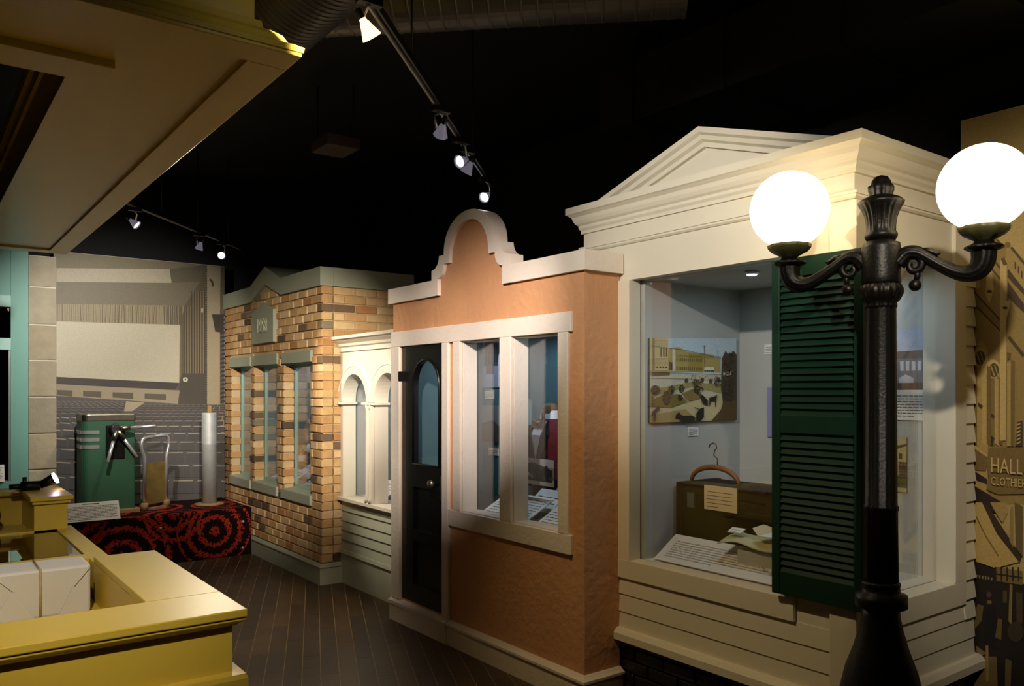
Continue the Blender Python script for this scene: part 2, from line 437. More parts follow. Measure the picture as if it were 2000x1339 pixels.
# ================================================================== THE ROOM
X0, X1, Y0, Y1, CEIL = -9.45, 2.6, -3.2, 4.75, 3.95
fl = MB().box(X0, X1, Y0, Y1, -.12, -.0012).build('floor', JOINT)
tag(fl, 'dark stained plank floor with thin pale joints', 'floor', kind='structure')
tag(MB().box(X0, X1, Y0, Y1, CEIL, CEIL+.1).build('ceiling', BLACK), 'black painted ceiling high above the exhibits', 'ceiling', kind='structure')
tag(MB().box(X0-.1, X0, Y0, Y1, 0, CEIL).build('wall_left', DARKWALL), 'dark wall at the far end behind the cinema mural', 'wall', kind='structure')
tag(MB().box(X1, X1+.1, Y0, Y1, 0, CEIL).build('wall_right', DARKWALL), 'dark wall at the near end of the hall', 'wall', kind='structure')
tag(MB().box(X0, X1, Y1, Y1+.1, 0, CEIL).build('wall_back', DARKWALL), 'dark wall behind the row of model shop fronts', 'wall', kind='structure')
tag(MB().box(X0, X1, Y0-.1, Y0, 0, CEIL).build('wall_front', DARKWALL), 'dark wall behind the yellow counter', 'wall', kind='structure')
# planks: run diagonally; each one an object with a pale open joint around it
pd = Vector((-.920, .392)).normalized(); pn = Vector((-pd.y, pd.x))
PW, PL = .106, .96
def plank_mesh(l, w):
    return MB().box(-l/2, l/2, -w/2, w/2, -.009, 0).mesh('plank', PLANK)
pm = plank_mesh(PL-.004, PW-.0045)
cells = []
for i in range(-90, 90):
    for j in range(-14, 14):
        c = pn*((i+.5)*PW) + pd*((j+.5)*PL + (i*.37 % 1)*PL) + Vector((-4.5, 1.5))
        if X0+.6 < c.x < X1-.6 and Y0+.6 < c.y < Y1-.6: cells.append(c)
def seen(c):
    t = c.x*FW.x + c.y*FW.y
    if t < .5: return None
    u = 1000 + F_PX*(c.x*RT.x + c.y*RT.y)/t; v = HORIZON + F_PX*EYE/t
    if not (250 < u < 1250 and v < 1420): return None
    if c.y > 3.1 or c.y < .55 or c.x < -8.3 or (c.y < .85 and c.x < -2.7): return None
    return t
rest = MB(); cand = []
for c in cells:
    t = seen(c)
    (cand.append((t, c)) if t is not None else rest.v)
    if t is None:
        r = MB().box(-PL/2+.002, PL/2-.002, -PW/2+.002, PW/2-.002, -.009, 0)
        rest.add([(c.x+pd.x*a+pn.x*b, c.y+pd.y*a+pn.y*b, z) for a, b, z in r.v], r.f)
cand.sort(key=lambda k: k[0])
ang = math.atan2(pd.y, pd.x)
for k, (t, c) in enumerate(cand):
    if k < 290:
        o = bpy.data.objects.new('plank', pm); o.location = (c.x, c.y, 0); o.rotation_euler = (0, 0, ang); col.objects.link(o); o.parent = fl
    else:
        r = MB().box(-PL/2+.002, PL/2-.002, -PW/2+.002, PW/2-.002, -.009, 0)
        rest.add([(c.x+pd.x*a+pn.x*b, c.y+pd.y*a+pn.y*b, z) for a, b, z in r.v], r.f)
o = rest.build('plank_field', PLANK, fl); o['kind'] = 'stuff'

# ================================================================== BRICK SHOP FRONT
BX0, BX1, BY = -9.15, -6.54, 2.86
t = thing('brick_shop_front', 'tan antique brick shop front with three tall windows and grey-green gabled coping', 'building', (-7.85, BY, 0))
brick_b = t
WINB = [(-8.94, -8.345, .742, 1.905), (-8.215, -7.595, .742, 1.905), (-7.416, -6.79, .742, 1.905)]
mb = MB()
holed(mb, BX0, BX1-.012, .0, 2.60, BY+.014, BY+.104, [(a-.014, b+.014, c-.02, d+.02) for a, b, c, d in WINB])
mb.prism_y([(-8.26, 2.60), (-7.47, 2.60), (-7.86, 2.72)], BY+.014, BY+.11)
mb.box(BX1-.10, BX1-.012, BY+.11, 3.75, 0, 2.60)
mb.build('mortar_wall', MORTAR, t)
# bricks
CH = 2.374/32; z_base = .176
brick_list = []           # (priority, cx,cy,cz, sx,sy,sz)
def brick_row_front(z, k):
    off = 0 if k % 2 == 0 else .105
    edges = [BX0]; x = BX1 + off - .21
    xs = []
    x = BX1
    if k % 2: x_list = [BX1, BX1-.105]
    else: x_list = [BX1]
    while x_list[-1] > BX0+.02: x_list.append(max(x_list[-1]-.21, BX0))
    segs = [(b, a) for a, b in zip(x_list, x_list[1:])]
    out = []
    zt = z+CH
    for a, b in segs:
        parts = [(a, b)]
        for wx0, wx1, wz0, wz1 in WINB:
            if zt > wz0-.1+.02 and z < wz1+.1-.02:         # sill and lintel zones widen the opening
                ex = 0.0
                lo, hi = wx0, wx1
                if z < wz0-.01 or zt > wz1+.02: lo, hi = wx0-.03, wx1+.035
                np_ = []
                for p, q in parts:
                    if q <= lo or p >= hi: np_.append((p, q))
                    else:
                        if p < lo-.03: np_.append((p, lo))
                        if q > hi+.03: np_.append((hi, q))
                parts = np_
        # plaque
        for p, q in parts: out.append((p, q))
    return out
for k in range(33):
    z = z_base + k*CH
    for p, q in brick_row_front(z, k):
        cx = (p+q)/2; top = 2.56
        if abs(cx+7.86) < .42: top = 2.56 + .135*(1-abs(cx+7.86)/.42)
        if z + CH*.6 > top: continue
        if q-p < .04: continue
        ed = [w for W in WINB for w in W[:2]]
        p2 = p if any(abs(p-w) < .001 for w in ed) else p+.0055
        q2_ = q if any(abs(q-w) < .001 for w in ed) or abs(q-BX1) < .001 else q-.0055
        brick_list.append((0 if cx > -8.9 else 1, (p2+q2_)/2, BY+.0525+random.uniform(-.003, .003), z+CH/2, q2_-p2, .105, CH-.011))
for k in range(32):
    z = z_base + k*CH
    y = BY+.11 if k % 2 else BY+.215
    if k % 2 == 0: brick_list.append((0, BX1-.05, BY+.16, z+CH/2, .10, .100, CH-.011))
    while y < 3.62:
        vis = z > 2.05 or y < 3.0
        brick_list.append((0 if vis else 2, BX1-.05+random.uniform(-.003, .003), y+.1, z+CH/2, .10, .199, CH-.011))
        y += .21
def unit_brick(i):
    rnd = random.Random(i); j = lambda a: a + rnd.uniform(-.012, .012)
    m = MB()
    e = .035
    v = []
    for sx in (-1, 1):
        for sy in (-1, 1):
            for sz in (-1, 1): v.append((sx*.5, sy*.5, sz*.5))
    m.box(-.5, .5, -.5, .5, -.5, .5)
    import bmesh
    me = m.mesh('brick', BRICK)
    bm = bmesh.new(); bm.from_mesh(me)
    for vv in bm.verts: vv.co += Vector((rnd.uniform(-.01, .01), 0, rnd.uniform(-.03, .03)))
    bmesh.ops.bevel(bm, geom=bm.edges[:], offset=.05, segments=1, affect='EDGES', offset_type='OFFSET')
    bm.to_mesh(me); bm.free(); return me
UB = [unit_brick(i) for i in range(4)]
brick_list.sort(key=lambda b: (b[0], -b[1]))
restb = MB()
cnt = 0
for pr, cx, cy, cz, sx, sy, sz in brick_list:
    # the plaque hides the bricks wholly behind it
    if -8.16 < cx < -7.65 and 2.17 < cz < 2.40: continue
    if pr == 0 and cnt < 300:
        o = bpy.data.objects.new('brick', UB[cnt % 4]); o.location = (cx, cy, cz); o.scale = (sx, sy, sz)
        col.objects.link(o); attach(o, t); cnt += 1
    else:
        restb.box(cx-sx/2, cx+sx/2, cy-sy/2, cy+sy/2, cz-sz/2, cz+sz/2)
if restb.v: restb.build('brick_field', BRICK, t)['kind'] = 'stuff'
# coping with gable
cop = [(BX0, 2.545), (-8.27, 2.575), (-7.86, 2.70), (-7.455, 2.565), (BX1+.012, 2.545), (BX1+.012, 2.705), (-7.43, 2.712), (-7.83, 2.872), (-8.31, 2.715), (BX0, 2.705)]
m = MB()
xs = [(BX0, 2.55, 2.712), (-8.29, 2.555, 2.712), (-7.86, 2.697, 2.872), (-7.445, 2.555, 2.712), (BX1+.012, 2.55, 2.71)]
for (a, b0, t0), (c, b1, t1) in zip(xs, xs[1:]):
    m.prism_y([(a, b0), (c, b1), (c, t1), (a, t0)], BY-.02, BY+.10)
m.prism_y([(-8.29, 2.712), (-7.445, 2.712), (-7.86, 2.872)], BY+.10, BY+.42)
m.box(BX1-.09, BX1+.018, BY+.10, 3.75, 2.55, 2.71)
m.build('coping', SAGE, t, label='grey-green coping with a small gable')
# plaque
pq = MB().prism_y([(-8.206, 2.12), (-7.605, 2.12), (-7.605, 2.435), (-7.905, 2.517), (-8.206, 2.435)], BY-.03, BY+.02).build('plaque', SAGE, t, .004, 'five-sided date plaque')
me = text_mesh('1958', .20, 0, .006, 'CENTER', xscale=.72)
text_obj('numerals', me, SAGEL, pq, Matrix.Translation((-7.91, BY-.034, 2.225)) @ Matrix.Rotation(PI/2, 4, 'X'))
for i, (a, b, c, d) in enumerate(WINB):
    MB().box(a-.03, b+.033, BY-.012, BY+.09, d, d+.10).build('lintel', SAGE, t, .003)
    MB().prism_x([(BY-.02, c-.095), (BY+.12, c-.095), (BY+.12, c), (BY-.02, c-.008)], a-.03, b+.035).build('sill', SAGE, t, .003)
    fr = MB(); holed(fr, a, b, c, d, BY+.105, BY+.135, [(a+.03, b-.03, c+.03, d-.03)]); fr.build('window_frame', FRAMEGREEN, t)
    MB().box(a+.02, b-.02, BY+.116, BY+.122, c+.02, d-.02).build('window_pane', PANE, t)
# base board
prof = [(0, 0), (.03, 0), (.03, .140), (.04, .146), (.04, .158), (.022, .166), (.012, .176), (0, .176)]
MB().moulding(prof, [(BX0, BY, 0, -1), (BX1, BY, 1, -1), (BX1, 3.75, 1, 0)]).build('baseboard', SAGE, t)
# case behind the windows
m = MB(); m.box(BX0, BX1-.11, 3.50, 3.55, .3, 2.45); m.box(BX0, BX0+.05, BY+.14, 3.5, .3, 2.45); m.box(BX0+.05, BX1-.11, BY+.14, 3.5, 2.0, 2.05)
m.box(BX1-.13, BX1-.115, BY+.14, 3.5, .3, 2.45)
m.build('case_lining', CASETEAL, t)
MB().box(BX0+.05, BX1-.13, BY+.12, 3.5, .68, .70).build('case_floor', CASETEAL, t)
def case_lamp(name, loc, power, size, colr, parent):
    l = bpy.data.lights.new(name, 'AREA'); l.energy = power; l.size = size; l.color = colr; l.shape = 'DISK'
    o = bpy.data.objects.new(name, l); o.location = loc; col.objects.link(o); attach(o, parent); return o
def puck(loc, parent, r=.035):
    m = MB().lathe([(r, 0), (r, -.014), (r*.8, -.018)], loc, 20)
    p = m.build('puck_light', CHROME, parent)
    MB().lathe([(r*.72, -.018), (r*.6, -.021)], loc, 20).build('lens', PUCKLIT, p)
BLUE = (.50, .74, 1.0)
for x in (-8.6, -7.9, -7.1):
    puck((x, 3.2, 2.0), t); case_lamp('case_light', (x, 3.2, 1.972), 1.6, .06, BLUE, t)

# ================================================================== WHITE ARCADE
AY = 3.03; AX0, AX1 = -6.535, -5.29
t = thing('arcade_shop_front', 'narrow white arcade front with round arches over pale green clapboards', 'building', (-5.9, AY, 0))
arc = t
m = MB()
op = [(-6.489, -6.031, 1.56, .229), (-5.896, -5.438, 1.56, .229)]
ztop, z0 = 2.0, .74
def arch_wall(m, x0, x1, zt, ops, y0, y1, zb):
    cur = x0
    for a, b, sp, r in ops:
        if a > cur: m.box(cur, a, y0, y1, zb, zt)
        n = 20; cx = (a+b)/2; rr = (b-a)/2
        pts = [(cx-rr*math.cos(PI*k/n), sp+r*math.sin(PI*k/n)) for k in range(n+1)]
        for (p, q), (u, w) in zip(pts, pts[1:]):
            m.prism_y([(p, q), (u, w), (u, zt), (p, zt)], y0, y1)
        cur = b
    if cur < x1: m.box(cur, x1, y0, y1, zb, zt)
arch_wall(m, AX0, AX1, ztop, op, AY, AY+.12, z0)
m.build('wall', SMOOTHWHITE, t)
# raised band round each arch
for a, b, sp, r in op:
    m = MB(); cx = (a+b)/2; n = 24; rows = []
    for k in range(n+1):
        an = PI*k/n; row = []
        for rr, d in ((r+.002, 0), (r+.002, .012), (r+.062, .012), (r+.07, .018), (r+.08, .012), (r+.084, 0)):
            row.append((cx-rr*math.cos(an), AY-d, sp+rr*math.sin(an)))
        rows.append(row)
    m.strip(rows, False); m.build('arch_moulding', SMOOTHWHITE, t)
for x0, x1 in ((-6.535, -6.489), (-6.031, -5.896), (-5.438, -5.29)):
    MB().box(x0-(.09 if x0 < -6.5 else .04), x1+.04 if x1 < -5.3 else x1, AY-.035, AY+.118, 1.535, 1.556).build('impost', SMOOTHWHITE, t, .003)
    if x0 > -6.5 and x1 < -5.3:
        for cx in (x0+.035, x1-.035):
            MB().lathe([(.033, .742), (.033, .775), (.026, .79), (.024, 1.50), (.03, 1.515), (.03, 1.535)], (cx, AY-.004, 0), 20).build('column', SMOOTHWHITE, t)
MB().box(-6.62, -5.29, AY-.035, AY+.20, .712, .742).build('sill', SMOOTHWHITE, t, .003)
prof = [(0, 1.985), (.012, 1.985), (.012, 2.02), (.03, 2.03), (.035, 2.05), (.062, 2.07), (.075, 2.085), (.09, 2.088), (.09, 2.112), (0, 2.112)]
MB().moulding(prof, [(AX0, AY+.12, -1, 0), (AX0, AY, -1, -1), (AX1, AY, 0, -1)]).build('cornice', SMOOTHWHITE, t)
MB().box(AX0, AX1, AY, 3.6, 2.0, 2.10).build('roof', SMOOTHWHITE, t)
MB().box(AX0, AX1, AY+.125, AY+.13, .742, 1.84).build('window_pane', PANE, t)
# clapboards
zz = [.706, .622, .536, .455, .373, .292]
for a, b in zip(zz, zz[1:]):
    MB().prism_x([(AY+.004, b), (AY+.05, b), (AY+.05, a), (AY+.018, a)], AX0, AX1).build('clapboard', SAGEL, t)
MB().box(AX0, AX1, AY+.02, AY+.05, .262, .712).build('backing_board', SAGE, t)
MB().prism_x([(AY-.016, .26), (AY+.05, .26), (AY+.05, .295), (AY-.008, .290)], AX0-.015, AX1).build('band', SAGEL, t)
MB().box(AX0, AX1, AY, AY+.05, 0, .26).build('base_panel', SAGEL, t)
m = MB(); m.box(AX0, AX1, 3.55, 3.60, .5, 2.0); m.box(AX0, AX0+.015, AY+.13, 3.55, .5, 2.0); m.box(AX1-.015, AX1, AY+.13, 3.55, .5, 2.0)
m.build('case_lining', CASEBLUE, t)
MB().box(AX0, AX1, AY+.05, 3.55, .68, .70).build('case_floor', CASEBLUE, t)
puck((-5.95, 3.32, 2.0), t); case_lamp('case_light', (-5.95, 3.32, 1.972), 2.2, .06, BLUE, t)

# ================================================================== SALMON STUCCO FRONT
PX0, PX1, PY = -5.275, -3.195, 2.86
t = thing('stucco_shop_front', 'salmon stucco shop front with curved white-edged gable and black door', 'building', (-4.25, PY, 0))
pk = t
DOOR = (-5.152, -4.577, .17, 1.966)
PW1 = (-4.355, -3.928, .882, 1.966); PW2 = (-3.815, -3.390, .882, 1.966)
GC = -4.259
m = MB(); holed(m, PX0, PX1, .0, 2.30, PY, PY+.105, [DOOR, PW1, PW2])
m.box(PX1-.105, PX1, PY+.105, 3.115, 0, 2.30)
m.box(PX0, PX0+.05, PY+.105, 3.115, 0, 2.30)
# gable field
def gable(off):
    """outline of the gable from left foot to right foot; off = 0 outer edge, 1 inner edge"""
    n = 6
    if off == 0:
        pts = [(-.44, 2.282), (-.44, 2.452)]
        pts += [(-.44+.095*math.sin(PI/2*k/n), 2.452+.088*(1-math.cos(PI/2*k/n))) for k in range(1, n+1)]
        pts.append((-.285, 2.540))
        pts += [(-.285*math.cos(PI*k/24), 2.545+.240*math.sin(PI*k/24)**.9) for k in range(0, 25)]
    else:
        pts = [(-.362, 2.300), (-.362, 2.392)]
        pts += [(-.362+.075*math.sin(PI/2*k/n), 2.392+.090*(1-math.cos(PI/2*k/n))) for k in range(1, n+1)]
        pts.append((-.222, 2.482))
        pts += [(-.222*math.cos(PI*k/24), 2.487+.238*math.sin(PI*k/24)**.9) for k in range(0, 25)]
    left = [p for p in pts if p[0] <= 1e-6]
    return [(GC+x, z) for x, z in left] + [(GC-x, z) for x, z in reversed(left[:-1])]
inn, out = gable(1), gable(0)
m.prism_y(list(inn) [::-1], PY, PY+.075)
m.build('stucco_wall', PINK, t)
# coping strip over the gable: mitred between inner and outer outlines
def resample(pts, n):
    L = [0]
    for a, b in zip(pts, pts[1:]): L.append(L[-1]+math.hypot(b[0]-a[0], b[1]-a[1]))
    return pts, L
m = MB()
io, oo = inn, out
nn = min(len(io), len(oo))
rows = []
for (ix, iz), (ox, oz) in zip(io, oo):
    rows.append([(ix, PY-.025, iz if len(rows) and len(rows) < nn-1 else 2.282), (ox, PY-.025, oz), (ox, PY+.075, oz), (ix, PY+.075, iz if len(rows) and len(rows) < nn-1 else 2.282)])
m.strip(rows, True)
m.build('gable_coping', TRIM, t)
m = MB()
m.box(PX0-.035, GC-.44, PY-.025, PY+.13, 2.282, 2.388); m.box(PX0-.035, PX0+.10, PY+.13, 3.113, 2.282, 2.388)
m.build('coping', TRIM, t)
m = MB()
m.box(GC+.44, PX1+.03, PY-.025, PY+.13, 2.282, 2.388); m.box(PX1-.10, PX1+.03, PY+.13, 3.113, 2.282, 2.388)
m.build('coping', TRIM, t)
# white trim of openings (flat boards, proud of the stucco)
TY0, TY1 = PY-.022, PY+.001
MB().box(PX0+.004, -3.281, TY0, TY1, 1.966, 2.074).build('header_board', TRIM, t, .004)
MB().box(PX0+.004, -5.152, TY0, TY1, .16, 1.966).build('trim_board', TRIM, t, .004)
MB().box(-4.577, -4.50, TY0, TY1, .16, 1.966).build('trim_board', TRIM, t, .004)
MB().box(-4.444, -4.355, TY0, TY1, .882, 1.966).build('trim_board', TRIM, t, .004)
MB().box(-3.928, -3.815, TY0, TY1, .882, 1.966).build('mullion', TRIM, t, .004)
MB().box(-3.390, -3.307, TY0, TY1, .882, 1.966).build('trim_board', TRIM, t, .004)
MB().box(-4.50, -3.283, TY0, TY1, .776, .882).build('sill_board', TRIM, t, .004)
# reveals lined in white
for a, b, c, d in (PW1, PW2):
    r = MB(); e = .006
    r.box(a-.001, a+e, PY, PY+.105, c, d); r.box(b-e, b+.001, PY, PY+.105, c, d); r.box(a+e, b-e, PY, PY+.105, d-e, d); r.box(a+e, b-e, PY, PY+.105, c, c+e)
    r.build('reveal', TRIM, t)
    MB().box(a-.03, b+.03, PY+.106, PY+.112, c-.03, d+.03).build('window_pane', PANE, t)
# base
prof = [(0, 0), (.028, 0), (.028, .120), (.040, .126), (.040, .140), (.022, .150), (.010, .160), (0, .160)]
MB().moulding(prof, [(-4.50, PY, 0, -1), (PX1, PY, 1, -1), (PX1, 3.115, 1, 0)]).build('baseboard', TRIM, t)
prof = [(0, 0), (.034, 0), (.034, .118), (.048, .122), (.048, .145), (0, .160)]
MB().moulding(prof, [(PX0+.004, PY, 0, -1), (-4.50, PY, 0, -1)]).build('threshold', TRIM, t)
# door: black, arched light, one panel
a, b, c, d = DOOR
gx0, gx1, gz0, gsp, gtop = -5.000, -4.652, 1.142, 1.69, 1.864
dm = MB(); y0, y1 = PY+.006, PY+.050
dm.box(a, gx0, y0, y1, c, d); dm.box(gx1, b, y0, y1, c, d); dm.box(gx0, gx1, y0, y1, .98, gz0); dm.box(gx0, gx1, y0, y1, c, .30)
dm.box(gx0, gx1, y0, y1, .60, .68)
dm.box(gx0, gx1, y0+.02, y1, .30, .60); dm.box(gx0, gx1, y0+.02, y1, .68, .98)
n = 16; cx = (gx0+gx1)/2; rr = (gx1-gx0)/2
pts = [(cx-rr*math.cos(PI*k/n), gsp+(gtop-gsp)*math.sin(PI*k/n)) for k in range(n+1)]
for (p, q), (u, w) in zip(pts, pts[1:]): dm.prism_y([(p, q), (u, w), (u, d), (p, d)], y0, y1)
door = dm.build('door', BLACKPAINT, t, label='black door with an arched glass light')
mo = MB(); path = [(gx0, gz0)] + [(gx0, gsp)] + pts[1:-1] + [(gx1, gsp), (gx1, gz0), (gx0, gz0)]
mo.tube([(p, PY+.006, q) for p, q in path], .009, 8)
mo.build('bead', BLACKPAINT, door)
go = [(gx0-.006, gz0-.006), (gx1+.006, gz0-.006), (gx1+.006, gsp)] + [(cx+(rr+.006)*math.cos(PI*k/n), gsp+(gtop-gsp+.006)*math.sin(PI*k/n)) for k in range(1, n)] + [(gx0-.006, gsp)]
MB().prism_y(go, PY+.032, PY+.037).build('glass_light', PANE, door)
kn = MB().lathe([(.012, 0), (.012, .03), (.026, .04), (.030, .055), (.024, .068), (.002, .072)], (0, 0, 0), 20)
kn.v = [(x-4.672, PY+.006-z, y+1.03) for x, y, z in kn.v]
kn.build('door_knob', BRASSDARK, door, label='nickel door knob')
MB().box(-4.628, -4.588, PY-.002, PY+.008, .925, 1.085).build('lock_plate', BRASSDARK, door, .003, 'worn metal lock plate')
MB().box(-5.158, -5.146, PY-.024, PY+.006, 1.72, 1.79).build('hinge', BLACKPAINT, door)
# case
m = MB(); m.box(PX0+.05, PX1-.105, 3.60, 3.64, .3, 2.1); m.box(PX0+.05, PX0+.07, PY+.12, 3.60, .3, 2.1); m.box(PX1-.125, PX1-.106, PY+.12, 3.6, .3, 2.1)
m.box(PX0+.07, PX1-.125, PY+.12, 3.6, 2.05, 2.09)
m.build('case_lining', CASETEAL, t)
MB().box(PX0+.07, PX1-.125, PY+.106, 3.6, .84, .868).build('case_floor', BLACKCLOTH, t)
for x, e in ((-4.2, 1.3), (-3.62, 1.3)):
    puck((x, 3.3, 2.05), t); case_lamp('case_light', (x, 3.3, 2.022), e, .06, BLUE, t)
puck((-4.85, 3.3, 2.05), t); case_lamp('case_light', (-4.85, 3.3, 2.022), 1.8, .06, (.9, .95, 1), t)

# ================================================================== CREAM HOUSE FRONT
HX0, HX1, HY, HYB = -3.49, -1.835, 3.12, 4.165
t = thing('clapboard_house_front', 'cream clapboard house front with pediment, corner window and green louvred shutter', 'building', (-2.6, HY, 0))
hs = t
HW = (-3.112, -2.155, .745, 2.245); SW = (3.275, 3.953, .745, 2.245)
m = MB()
holed(m, HX0, HX1, .36, 2.60, HY, HY+.068, [HW])
holed(m, HY+.068, HYB, .36, 2.60, HX1-.07, HX1, [SW], axis='x')
m.box(HX0, HX0+.05, HY+.068, HYB, .0, 2.60)
m.build('wall', CREAM, t)
MB().box(HX0, HX1, HY+.02, HYB, 2.60, 2.685).build('roof', CREAM, t)
# cornice
prof = [(0, 2.545), (.012, 2.545), (.012, 2.562), (.022, 2.575), (.022, 2.59), (.034, 2.60), (.044, 2.618), (.05, 2.638), (.068, 2.652), (.076, 2.656), (.076, 2.692), (0, 2.692)]
MB().moulding(prof, [(HX0, HYB, -1, 0), (HX0, HY, -1, -1), (HX1, HY, 1, -1), (HX1, HYB, 1, 0)]).build('cornice', CREAM, t)
prof = [(0, 2.438), (.008, 2.438), (.016, 2.446), (.016, 2.456), (.022, 2.456), (.022, 2.468), (0, 2.468)]
MB().moulding(prof, [(HX0, HYB, -1, 0), (HX0, HY, -1, -1), (HX1, HY, 1, -1), (HX1, HYB, 1, 0)]).build('frieze_band', CREAM, t)
# pediment
pcx, py = (HX0+HX1)/2, HY+.08
MB().prism_y([(pcx-.70, 2.69), (pcx+.70, 2.69), (pcx, 2.92)], py, py+.25).build('tympanum', CREAM, t)
m = MB()
rk = [(0, 0), (.025, 0), (.025, .022), (.045, .032), (.05, .052), (.07, .062), (.07, .088), (0, .088)]
def rake(x, zb): return [(x, py-d, zb+h*1.05) for d, h in rk]
m.strip([rake(pcx-.80, 2.605), rake(pcx, 2.858), rake(pcx+.80, 2.605)], True)
m.prism_y([(pcx-.79, 2.69), (pcx+.79, 2.69), (pcx, 2.945)], py+.02, py+.30)
m.build('raking_cornice', CREAM, t)
# window trims
MB().box(-3.195, -3.112, HY-.018, HY+.002, .745, 2.245).build('trim_board', CREAMW, t, .002)
MB().box(-3.195, -2.108, HY-.02, HY+.002, .645, .745).build('sill_board', CREAM, t, .002)
MB().box(-2.155, -2.085, HY-.018, HY+.002, .745, 2.245).build('trim_board', CREAMW, t, .002)
MB().box(-1.935, HX1+.02, HY-.02, HY+.002, .36, 2.43).build('corner_board', CREAM, t, .002)
MB().box(HX1-.002, HX1+.02, HY+.002, HY+.10, .36, 2.43).build('corner_board', CREAM, t, .002)
MB().box(HX1-.002, HX1+.018, HY+.10, 4.06, .635, .745).build('sill_board', CREAM, t, .002)
MB().box(HX1-.002, HX1+.018, 3.953, 4.06, .745, 2.43).build('trim_board', CREAM, t, .002)
MB().box(HX1-.002, HX1+.018, HY+.10, 3.275, .745, 2.43).build('trim_board', CREAM, t, .002)
for a, b in ((.645, .557), (.557, .461), (.461, .372)):
    MB().prism_x([(HY-.011, b), (HY+.002, b), (HY+.002, a), (HY-.004, a)], -3.195, -1.935).build('clapboard', CREAM, t)
    MB().prism_y([(HX1+.011, b), (HX1+.004, a), (HX1-.002, a), (HX1-.002, b)], HY+.10, HYB).build('clapboard', CREAM, t)
zs = [.745+.0935*k for k in range(0, 17)]
for a, b in zip(zs[1:], zs):
    MB().prism_x([(HY-.011, b), (HY+.002, b), (HY+.002, a), (HY-.004, a)], -2.085, -1.935).build('clapboard', CREAM, t)
zs = [2.43-.0935*k for k in range(0, 22)]
for a, b in zip(zs, zs[1:]):
    if b < .47: break
    MB().prism_y([(HX1+.017, b), (HX1+.004, a), (HX1-.002, a), (HX1-.002, b)], 4.06, HYB).build('clapboard', CREAM, t)
prof = [(0, .315), (.05, .315), (.05, .352), (.03, .374), (0, .378)]
MB().moulding(prof, [(-3.195, HY, 0, -1), (HX1, HY, 1, -1), (HX1, HYB+.03, 1, 0)]).build('ledge', CREAM, t)
# reveal boards inside the window
MB().box(HX1-.135, HX1-.07, 3.953, 3.972, .745, 2.245).build('window_jamb', CREAMW, t)
# panes
MB().box(-3.14, -2.13, HY+.069, HY+.075, .72, 2.27).build('window_pane', PANE, t)
MB().box(HX1-.077, HX1-.071, HY+.2, 3.973, .72, 2.27).build('window_pane', PANE, t)
# black brick base
MB().box(HX0+.05, HX1-.03, HY+.045, HYB, 0, .335).build('base_wall', DARKMORTAR, t)
ubd = [UB[i].copy() for i in range(4)]
for me in ubd: me.materials.clear(); me.materials.append(DARKBRICK)
k = 0
for r in range(5):
    z = .005 + r*.067
    x = -3.21 - (.1 if r % 2 else 0)
    while x < HX1-.04:
        a, b = max(x, -3.2), min(x+.2, HX1-.025)
        if b-a > .03:
            o = bpy.data.objects.new('base_brick', ubd[k % 4]); k += 1
            o.location = ((a+b)/2, HY+.035+random.uniform(-.004, .004), z+.029); o.scale = (b-a-.008, .05, .060); col.objects.link(o); attach(o, t)
        x += .21
    y = HY+.08 + (.1 if r % 2 else 0)
    while y < HYB-.05:
        o = bpy.data.objects.new('base_brick', ubd[k % 4]); k += 1
        o.location = (HX1-.04, y+.1, z+.029); o.scale = (.05, .195, .060); col.objects.link(o); attach(o, t)
        y += .21
# case
m = MB(); m.box(-3.12, -3.085, HY+.077, 4.0, .70, 2.30); m.box(-3.12, HX1-.08, 4.0, 4.03, .70, 2.30); m.box(-3.085, HX1-.08, HY+.077, 4.0, 2.245, 2.29)
m.build('case_lining', CASECREAM, t)
MB().box(-3.085, HX1-.08, HY+.06, 4.0, .71, .744).build('case_floor', CREAMW, t)
for x, y, e in ((-2.53, 3.376, 1.3), (-2.255, 3.26, .8), (-2.2, 3.75, 1.1)):
    puck((x, y, 2.245), t); case_lamp('case_light', (x, y, 2.218), e, .06, (.55, .78, 1.0), t)
# shutter
sx0, sx1, sz0, sz1, sy0, sy1 = -2.19, -1.765, .765, 2.222, 3.060, 3.095
sh = MB().box(-2.16, -2.10, 3.095, 3.122, 1.9, 1.96).build('shutter', GREENSH, t, label='dark green louvred shutter hung open beside the window')
MB().box(sx0, sx0+.040, sy0, sy1, sz0, sz1).build('stile', GREENSH, sh, .003)
MB().box(sx1-.040, sx1, sy0, sy1, sz0, sz1).build('stile', GREENSH, sh, .003)
for a, b in ((sz0, .865), (1.468, 1.545), (2.14, sz1)):
    MB().box(sx0+.040, sx1-.040, sy0+.003, sy1-.003, a, b).build('rail', GREENSH, sh, .002)
sl = MB(); w = sx1-sx0-.08
sl.prism_x([(-.013, -.0155), (-.008, -.018), (.012, .013), (.007, .0165)], -w/2, w/2)
slm = sl.mesh('slat', GREENSH)
for z0_, z1_, nsl in ((.865, 1.468, 20), (1.545, 2.14, 20)):
    for k in range(nsl):
        o = bpy.data.objects.new('slat', slm); o.location = ((sx0+sx1)/2, (sy0+sy1)/2, z0_+(z1_-z0_)*(k+.5)/nsl); col.objects.link(o); attach(o, sh)

# ================================================================== STREET LAMP
dL, dR = 3.256, 2.894
GZ, GR = 2.372, .1525
gL = FW*dL + RT*(.3403*dL); gR = FW*dR + RT*(.5791*dR)
pc = (gL+gR)/2
t = thing('street_lamp', 'black cast-iron street lamp with two lit white globes', 'street lamp', (pc.x, pc.y, 0))
K = 3.075/F_PX
def zz_(v): return EYE + (HORIZON-v)*K
def fl_(n, amp): return lambda z, a: 1+amp*math.cos(n*a)
c0 = (pc.x, pc.y, 0)
